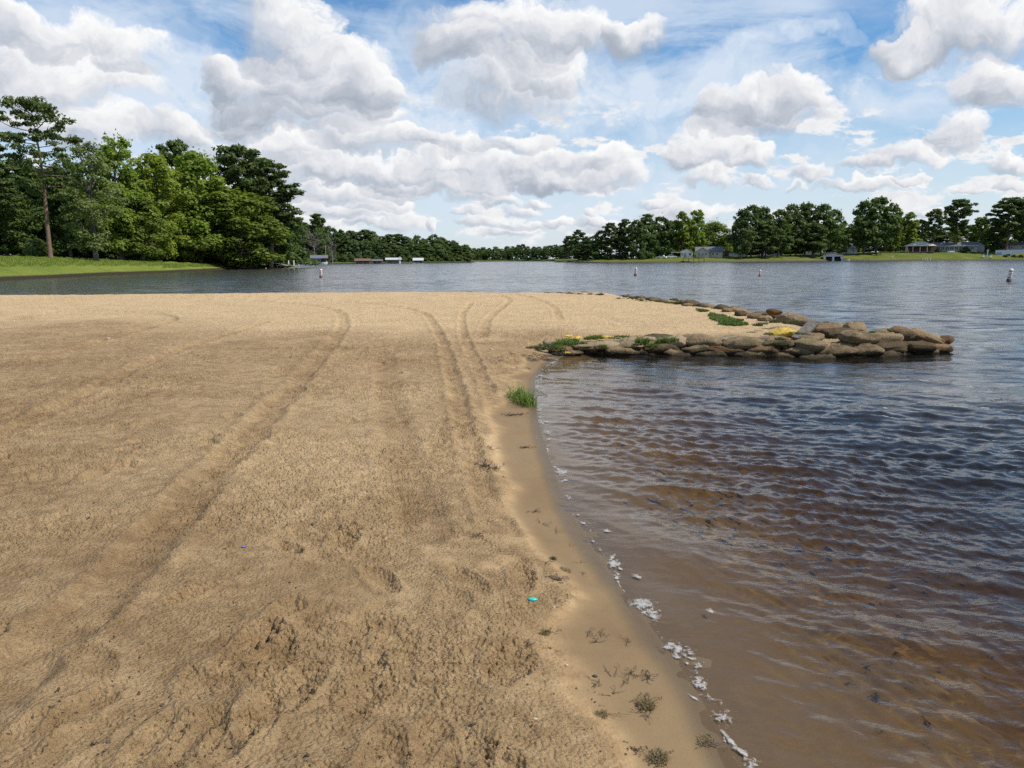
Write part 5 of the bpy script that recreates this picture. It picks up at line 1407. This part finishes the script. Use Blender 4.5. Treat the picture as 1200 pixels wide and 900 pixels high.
def window(parent, x, z, w, h, y, frame=PAL):
    f = MB()
    for dx in (-w / 2, 0, w / 2): f.box((x + dx, y - .05, z), (.09, .10, h + .09))
    for dz in (-h / 2, h / 2): f.box((x, y - .05, z + dz), (w - .1, .09, .09))
    fr = f.build('window', frame, parent); MB().box((x, y - .02, z), (w, .06, h)).build('pane', GLASS, fr)
def door(parent, x, w, h, y, mat=PAL): 
    dd = MB().box((x, y - .04, h / 2), (w, .10, h)).build('door', mat, parent); MB().box((x + w * .35, y - .12, h * .48), (.08, .06, .08)).build('handle', GLASS, dd)
def posts(parent, xs, y, h, r=.09, mat=PAL, z0=0): 
    for x in xs: MB().box((x, y, (h + z0) / 2), (2 * r, 2 * r, h - z0)).build('post', mat, parent)

# ---- right shore
S = lambda D: D / 900.0
D = 352; s = S(D); z = right.z(824, D)
h = at('house', 831, D, z, 'grey house with a white-trimmed gable and a long dark roof to its right', 'house')
walls(11.5, 7, 2.6).build('wall', TANW, h); gable_roof(11.5, 7, 2.6, 4.5, .5, .18, 'x').build('roof', ROOFG, h)
wing = MB().box((-2.9, -4.2, 1.2), (5.6, 4, 2.8)); wing.prism([(-5.7, 2.6), (-.1, 2.6), (-2.9, 4.3)], -6.2, -2.2); wing.build('gable_wing', TANW, h)
rf = gable_roof(5.6, 5, 2.6, 4.3, .45, .16, 'y'); rf.v = [(v[0] - 2.9, v[1] - 4.0, v[2] + .02) for v in rf.v]; rf.build('gable_roof', PAL, h)
for x in (-4.4, -2.9, -1.4): window(h, x, 1.4, .9, 1.2, -6.2)
for x in (1.6, 3.4): window(h, x, 1.4, 1.0, 1.2, -3.5)
h = at('house', 804.5, 352, right.z(804, 352), 'small white house with a blue-grey door beside the gabled house', 'house')
walls(5.4, 5, 2.6, 3.8).build('wall', PAL, h); gable_roof(5.4, 5, 2.6, 3.9, .5).build('roof', ROOFG, h); door(h, -.6, 1.0, 2.0, -2.5, BLUED); window(h, 1.5, 1.4, 1.2, 1.1, -2.5); window(h, -2.0, 1.4, .8, 1.1, -2.5)
def car(px, D, z, label, mat, kindn='parked_car', L=4.4, rz=0, group=None):
    c = at(kindn, px, D, z, label, 'car', group); c.rotation_euler[2] += rz
    a = L / 2
    MB().prism([(-a, .35), (a, .35), (a, .75), (a * .86, .92), (-a * .95, .95), (-a, .8)], -.85, .85).build('body', mat, c)
    cab = MB().prism([(-a * .62, .95), (a * .5, .93), (a * .22, 1.48), (-a * .45, 1.5)], -.74, .74).build('cabin', mat, c)
    for y in (-.75, .75): MB().prism([(-a * .54, 1.0), (a * .40, 1.0), (a * .19, 1.40), (-a * .42, 1.42)], y - .015, y + .015).build('window', GLASS, cab)
    for x in (-a * .62, a * .62):
        for y in (-.82, .82):
            w = MB().tube([(x, y - .1, .33), (x, y + .1, .33)], .33, 14).build('wheel', BLK, c); MB().tube([(x, y - .11, .33), (x, y + .11, .33)], .18, 10).build('rim', PAL, w)
    return c
car(787, 344, right.z(787, 344), 'white car parked left of the small white house', PAL, rz=.1); car(775, 340, right.z(775, 340), 'white car parked lowest on the lawn near the dark wood', PAL, rz=2.9)
h = at('carport', 793, 349, right.z(793, 349), 'white open carport between the parked cars and the small white house', 'carport'); posts(h, (-2.2, 2.2), -1.8, 2.3); posts(h, (-2.2, 2.2), 1.8, 2.3); MB().box((0, 0, 2.4), (5, 4.2, .2)).build('roof', PAL, h)
def dock(px, D, z, w, d, label, mat=TIM, hgt=.5, rail=False, group=None, name='dock', cat='dock'):
    o = at(name, px, D, z, label, cat, group); MB().box((0, 0, hgt - .06), (w, d, .12)).build('deck', mat, o)
    n = max(2, int(w / 2)); 
    for i in range(n + 1):
        for y in (-d / 2 + .15, d / 2 - .15): MB().box((-w / 2 + .1 + (w - .2) * i / n, y, hgt / 2 - .7), (.18, .18, hgt + 1.2)).build('post', mat, o)
    if rail: 
        for dz in (.5, .95): MB().box((0, -d / 2 + .05, hgt + dz), (w, .08, .10)).build('rail', mat, o)
    return o
dock(813, 322, .15, 8.6, 4, 'dark raised deck on posts below the gabled house', DKW, 1.5, True, name='deck', cat='deck')
h = at('shed', 851, 366, right.z(851, 366), 'small red-brown shed between white fences right of the gabled house', 'shed'); walls(3.6, 3, 2.1, 2.9).build('wall', BRICK, h); gable_roof(3.6, 3, 2.1, 2.9, .3).build('roof', ROOFR, h); door(h, 0, .9, 1.9, -1.5, DKW)
def fence(px, D, w, hh, label, mat=PAL, name='fence'):
    o = at(name, px, D, right.z(px, D), label, 'fence'); n = max(2, int(w / 2))
    MB().box((0, 0, hh * .55), (w, .08, hh * .85)).build('panel', mat, o)
    for i in range(n + 1): MB().box((-w / 2 + w * i / n, -.08, hh / 2), (.12, .12, hh)).build('post', mat, o)
    return o
fence(860, 360, 4.4, 1.6, 'white fence panel right of the red-brown shed'); fence(871, 360, 3.6, 1.7, 'white fence panel farthest right before the shady clump'); fence(842, 364, 2.6, 1.6, 'short white fence panel left of the red-brown shed')
car(893, 366, right.z(893, 366), 'white car half hidden behind trunks of the shady clump', PAL); car(908, 368, right.z(908, 368), 'pale car farther right behind trunks of the shady clump', METAL, rz=3.1)
h = at('house', 951, 398, right.z(951, 398), 'white house seen under the boughs left of the white boathouse', 'house'); walls(6.5, 5, 2.6, 3.7).build('wall', PAL, h); gable_roof(6.5, 5, 2.6, 3.8, .4).build('roof', METAL, h); window(h, -1.5, 1.4, 1.0, 1.1, -2.5); door(h, 1.2, 1, 2, -2.5, DKW)
fence(967, 390, 10, 1.2, 'long low white fence left behind the white boathouse')
o = at('light_pole', 954.5, 372, right.z(954, 372), 'pale slender pole rising left of the white boathouse', 'pole'); MB().tube([(0, 0, -.3), (0, 0, 7.6)], [.14, .09], 8).build('shaft', TIM, o); MB().box((.5, 0, 7.5), (1.0, .1, .1)).build('arm', TIM, o)
dock(953, 365, -.05, 5, 2.4, 'small pale landing stage by the slender pole')
# boathouse
h = at('boathouse', 976.5, 367, .05, 'white boathouse at the water with two dark boat openings', 'boathouse')
b = MB(); 
for x0, x1 in ((-4.2, -3.2), (-.45, .45), (3.2, 4.2)): b.box(((x0 + x1) / 2, -3, 1.0), (x1 - x0, .2, 2.2))
b.box((0, -3, 2.3), (8.4, .2, .5)); b.prism([(-4.2, 2.55), (4.2, 2.55), (0, 3.7)], -3.1, -2.9)
for x in (-4.1, 4.1): b.box((x, 0, 1.2), (.2, 5.8, 2.6))
b.box((0, 3, 1.2), (8, .2, 2.6)); b.build('wall', PAL, h); gable_roof(8.4, 6.2, 2.55, 3.75, .6).build('roof', ROOFL, h)
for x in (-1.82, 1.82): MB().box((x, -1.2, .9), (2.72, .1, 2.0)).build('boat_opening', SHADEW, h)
h = at('house', 994, 402, right.z(994, 402), 'grey-roofed house half hidden behind the massive dark trees', 'house'); walls(8, 6, 2.5).build('wall', PAL, h); hip_roof(8, 6, 2.5, 4.4, 3).build('roof', GREYW, h); window(h, -2, 1.4, 1, 1.1, -3); window(h, 2, 1.4, 1, 1.1, -3)
def boat(px, D, z, L, label, mat=PAL, canopy=None, name='boat'):
    o = at(name, px, D, z, label, 'boat'); a = L / 2
    hv = []; 
    prof = [(-a, .75, .75), (-a * .3, .85, .72), (a * .35, .75, .78), (a * .8, .38, .9), (a, .02, 1.0)]
    m = MB(); n = len(prof)
    for x, w, zt in prof: hv += [(x, -w, zt), (x * .93, -w * .55, -.05), (x * .93, w * .55, -.05), (x, w, zt)]
    fs = [(4*i + k, 4*i + k + 1, 4*(i+1) + k + 1, 4*(i+1) + k) for i in range(n - 1) for k in range(3)] + [(4*i, 4*(i+1), 4*(i+1) + 3, 4*i + 3) for i in range(n - 1)] + [(0, 3, 2, 1)]
    m.add(hv, fs).build('hull', mat, o); MB().prism([(-.2, .78), (.35, .78), (.05, 1.35)], -.6, .6).build('windscreen', GLASS, o); MB().box((-a * .5, 0, .95), (.6, 1.0, .35)).build('seat', DKW, o)
    MB().box((-a - .15, 0, .6), (.3, .35, .9)).build('outboard_motor', BLK, o)
    if canopy:
        for x in (-a * .5, a * .25):
            for y in (-.7, .7): MB().tube([(x, y, .75), (x, y, 2.1)], .03, 6).build('canopy_pole', METAL, o)
        MB().prism([(-a * .62, 2.05), (a * .38, 2.05), (a * .32, 2.25), (-a * .5, 2.28)], -.85, .85).build('canopy', canopy, o)
    return o
boat(991, 360, 0, 3.6, 'small white boat moored right of the white boathouse'); dock(1008, 363, -.05, 7.5, 2.6, 'low dock with a pale top right of the small white boat', TIM, .75)
dock(1024, 384, right.z(1024, 384), 6.2, 2.4, 'dark timber platform on the lawn under the massive trees', DKW, 1.3, True, name='deck', cat='deck')
# pavilion
h = at('pavilion', 1077.5, 396, right.z(1077, 396), 'pale hip-roofed pavilion with dark open sides on the lawn', 'pavilion')
hip_roof(13, 9, 3.0, 5.4, 3.0, .8).build('roof', ROOFL, h); posts(h, (-6.3, -3.2, 0, 3.2), -4.3, 3.0, .14); MB().box((5.6, -3.6, 1.5), (1.5, 1.6, 3.0)).build('pillar', BRICK, h); MB().box((0, 3, 1.5), (12.6, .25, 3.0)).build('back_wall', BRICK, h); MB().box((0, 0, .05), (13, 9, .3)).build('floor', TIM, h)
for x in (-4.4, -1.2, 2.0): MB().box((x, -2, .6), (1.8, .8, .12)).build('table', DKW, h)
h = at('carport', 1055, 398, right.z(1055, 398), 'flat-roofed open carport with pale posts adjoining the pavilion', 'carport'); MB().box((0, 0, 2.95), (6.6, 5, .25)).build('roof', TIM, h); posts(h, (-3, -2, 2.9), -2.2, 2.9, .16); posts(h, (-3, 2.9), 2.2, 2.9, .16)
h = at('house', 1117.5, 400, right.z(1117, 400), 'long low grey house with a white fascia and a row of dark windows', 'house')
walls(20, 7, 2.9).build('wall', GREYW, h); gable_roof(20, 7, 2.9, 4.5, .7, .22, 'x').build('roof', ROOFG, h); MB().box((0, -4.3, 2.72), (21, .12, .26)).build('fascia', PAL, h)
for x in (-7.2, -5.2, -3.2, -1.2, 1.0, 3.0): window(h, x, 1.5, 1.7, 1.7, -3.5)
window(h, 8.0, 1.5, 1.6, 1.3, -3.5); door(h, 5.2, 1.0, 2.1, -3.5)
h = at('house', 1146, 404, right.z(1146, 404), 'dark gable-ended annexe at the right end of the long grey house', 'house'); walls(5.2, 7, 2.9, 4.4).build('wall', GREYW, h); gable_roof(5.2, 7, 2.9, 4.5, .35).build('roof', ROOFG, h); window(h, 0, 3.2, .8, .8, -3.5)
o = at('steps', 1114, 394, right.z(1114, 394), 'white steps below the dark windows of the long grey house', 'steps'); m = MB(); [m.box((0, -.35 * i, .6 - .2 * i), (3.2, .35, .2)) for i in range(4)]; m.box((0, .3, .2), (3.2, 1, .8)); m.build('treads', PAL, o)
T('bush', 1131, 392, 289, 16, 'dark', 'dark clipped bush before the long grey house', None, right, name='shrub')['category'] = 'shrub'
T('bush', 1098, 394, 291, 8, 'olive', 'small pale bush at the left corner of the long grey house', None, right, name='shrub')['category'] = 'shrub'
for i, px in enumerate((1081.3, 1084.2, 1087, 1090.2)):
    g = spot(px, 373); o = MB().tube([(0, 0, -.4), (0, 0, .95)], .17, 10).build('mooring_post', PAL); o.location = (g.x, g.y, .3); tag(o, 'short white post in the row of four at the water below the pavilion', 'post', 'four white posts at the water')
g = spot(1046, 376); o = MB().tube([(0, 0, -.3), (0, 0, 1.3)], [.14, .11], 10).build('marker_post', PAL); o.location = (g.x, g.y, right.z(1046, 376)); tag(o, 'lone white post on the lawn left of the pavilion', 'post')
o = at('marker_pole', 1064, 375, right.z(1064, 375), 'tall thin pole with an orange top before the pavilion', 'pole'); MB().tube([(0, 0, -.3), (0, 0, 3.6)], .07, 8).build('shaft', TIM, o); MB().tube([(0, 0, 3.6), (0, 0, 4.3)], .13, 8).build('top_marker', ORANGE, o)
o = at('lamp_post', 1157, 379, right.z(1157, 379), 'white post with a square white top among the garden chairs', 'post'); MB().box((0, 0, 1.5), (.5, .4, 3.2)).build('shaft', PAL, o); MB().box((0, 0, 3.4), (.85, .6, .9)).build('head', PAL, o)
def chair(px, D, label):
    o = at('garden_chair', px, D, right.z(px, D), label, 'chair'); MB().box((0, 0, .55), (.9, .9, .12)).build('seat', PAL, o); MB().prism([(-.45, .5), (.45, .5), (.35, 1.9), (-.35, 1.9)], .38, .5).build('backrest', PAL, o)
    for x in (-.4, .4):
        for y in (-.4, .4): MB().box((x, y, .25), (.12, .12, .55)).build('leg', PAL, o)
chair(1152.5, 378, 'white garden chair left of the square-topped white post'); chair(1161.5, 378, 'white garden chair right of the square-topped white post')
h = at('house', 1190, 402, right.z(1190, 402) + .5, 'grey house standing above the white retaining wall', 'house'); walls(17, 7, 3.0).build('wall', GREYW, h); gable_roof(17, 7, 3.0, 4.3, .6, .2, 'x').build('roof', ROOFG, h)
for x in (-6.5, -2.5, 3, 6): window(h, x, 1.7, 1.6, 1.5, -3.5)
h = at('retaining_wall', 1186, 384, right.z(1186, 384) - .9, 'white retaining wall stepping down to the lawn with a blue-grey door', 'wall')
MB().box((-4.8, 0, 1.9), (4.6, .5, 3.8)).build('door_wall', PAL, h); m = MB().prism([(-2.5, 1.2), (8, 2.4), (8, 3.9), (-2.5, 3.9)], -.2, .3); m.build('long_wall', PAL, h); door(h, -5.6, 2.2, 2.6, -.25, BLUED); MB().box((-1.6, -.1, .9), (1.6, .4, 1.8)).build('opening', SHADEW, h)
for i, px in enumerate((1178, 1188, 1196)): T('bush', px, 382, 298.5, 9, 'dark', 'low dark bush at the foot of the white retaining wall', 'bushes under the retaining wall', right, name='shrub')['category'] = 'shrub'
# ---- left side
g = spot(311, 163); o = MB().tube([(0, 0, -.3), (0, 0, 1.9)], .12, 10).build('marker_post', PAL); o.location = (g.x, g.y, bank.z(311, 163)); tag(o, 'white post under the last tree of the bank grove', 'post')
o = dock(334, 171, -.1, 3.6, 3, 'pale wooden landing with white posts at the end of the bank', TIM, .7); 
for x in (.7, 1.8): MB().tube([(x, -1.2, .6), (x, -1.2, 1.75)], .14, 8).build('white_post', PAL, o)
MB().prism([(-2.6, 1.25), (-2.4, 1.35), (.6, .72), (.6, .6)], -1.6, -1.3).build('ramp_rail', PAL, o)
o = dock(349.5, 205, -.1, 2.6, 2.4, 'low grey dock just right of the white-posted landing', GREYW, .5); MB().tube([(0, -1, .4), (0, -1, 2.0)], .2, 8).build('white_post', PAL, o)
boat(359, 322, 0, 4.2, 'white motorboat moored left of the blue-canopied boat'); boat(373, 318, 0, 7.5, 'boat with a bright blue canopy before the grey-roofed shelter', PAL, BLUE)
def shelter(px, D, w, d, h0, h1, roof, label, back=DKW, z=0.0):
    o = at('boathouse', px, D, z, label, 'boathouse'); gable_roof(w, d, h0, h1, .5, .2, 'x').build('roof', roof, o); posts(o, (-w / 2 + .2, 0, w / 2 - .2), -d / 2 + .2, h0, .12, TIM, -1); posts(o, (-w / 2 + .2, w / 2 - .2), d / 2 - .2, h0, .12, TIM, -1); MB().box((0, d / 2 - .5, h0 / 2), (w - .4, .15, h0)).build('back_wall', back, o); MB().box((0, 0, .38), (w, d, .16)).build('deck', TIM, o); return o
shelter(374, 340, 6.6, 5, 2.6, 3.6, ROOFG, 'grey-roofed boat shelter behind the blue-canopied boat'); shelter(425, 352, 6.4, 5, 1.3, 2.1, ROOFR, 'boat shelter with a rust-orange roof on the far left shore', BRICK); shelter(442, 356, 4.2, 4, 1.2, 1.7, ROOFG, 'low grey-roofed boat shelter right of the rust-roofed one')
o = shelter(461, 360, 6.4, 5, 1.7, 2.4, METAL, 'pale boat shelter with a white pillar at its right end', GREYW); MB().box((3.0, -2.6, 1.5), (.7, .5, 3.0)).build('pillar', PAL, o)
shelter(490, 372, 4.2, 4, 1.4, 2.3, METAL, 'boat shelter with a bright white roof near the far left point')
dock(400, 350, -.1, 14, 1.8, 'long low dock left of the rust-roofed shelter', TIM, .5); dock(452, 358, -.1, 10, 1.6, 'low dock joining the two middle boat shelters', TIM, .5); dock(478, 364, -.1, 11, 1.6, 'low dock leading to the white-roofed shelter', TIM, .5)
o = at('utility_pole', 382, 345, 1.0, 'bare grey pole beside the grey-roofed boat shelter', 'pole'); MB().tube([(0, 0, -.5), (0, 0, 7.0)], [.16, .11], 8).build('shaft', TIM, o); MB().box((0, 0, 6.6), (1.1, .12, .12)).build('crossarm', TIM, o)
def dead(px, D, top, W, label):
    g = spot(px, D); z = far_left.z(px, D); o = empty('dead_tree', (g.x, g.y, z)); tag(o, label, 'tree'); H = high(px, top, D) - z
    tb, tw = dead_tree_mesh(int(px), H, W); tb.build('trunk', BARK['dead'], o); tw.build('twigs', LEAF['grey'], o)
dead(389.5, 346, 278, 7, 'dead grey tree with a pale trunk right of the grey-roofed shelter'); dead(369, 348, 273, 11, 'dead brownish tree with fine bare twigs behind the grey-roofed shelter')

# ---- buoys
def buoy(px, py, hpx, label):
    g = ground(px, py, 0); D = g.y; k = hpx / 900 * D / .86
    o = empty('buoy', (g.x, g.y, 0)); o.scale = (k, k, k); tag(o, label, 'buoy', 'swim buoys'); o.rotation_euler = (rad(4), rad(5), 0)
    MB().lathe([(.02, -.5), (.14, -.5), (.15, .0), (.15, .18)], 20).build('collar', DKW, o, True)
    MB().lathe([(.118, .16), (.125, .20), (.125, .76), (.11, .83), (.06, .86), (.01, .865)], 20).build('float', PAL, o, True)
    for z0 in (.24, .66): MB().lathe([(.127, z0), (.129, z0 + .01), (.129, z0 + .06), (.127, z0 + .07)], 20).build('orange_band', ORANGE, o, True)
    # round orange mark on the side
    m = MB(); n = 20; R0, R1 = .065, .105
    vv = []; 
    for r in (R0, R1):
        for i in range(n):
            t = 2 * math.pi * i / n; x = r * math.cos(t); a = x / .128; vv.append((math.sin(a) * .1285, -math.cos(a) * .1285, .48 + r * math.sin(t)))
    m.add(vv, [(i, (i + 1) % n, n + (i + 1) % n, n + i) for i in range(n)]).build('round_mark', ORANGE, o)
buoy(376, 325.2, 9.8, 'white and orange buoy near the left grove, below the blue-canopied boat'); buoy(744.5, 323, 9.2, 'white and orange buoy in the middle of the lake')
buoy(890, 323.8, 7.4, 'white and orange buoy off the shady clump of the right shore, smallest looking'); buoy(1182, 330, 15, 'white and orange buoy closest to the viewer at the far right')
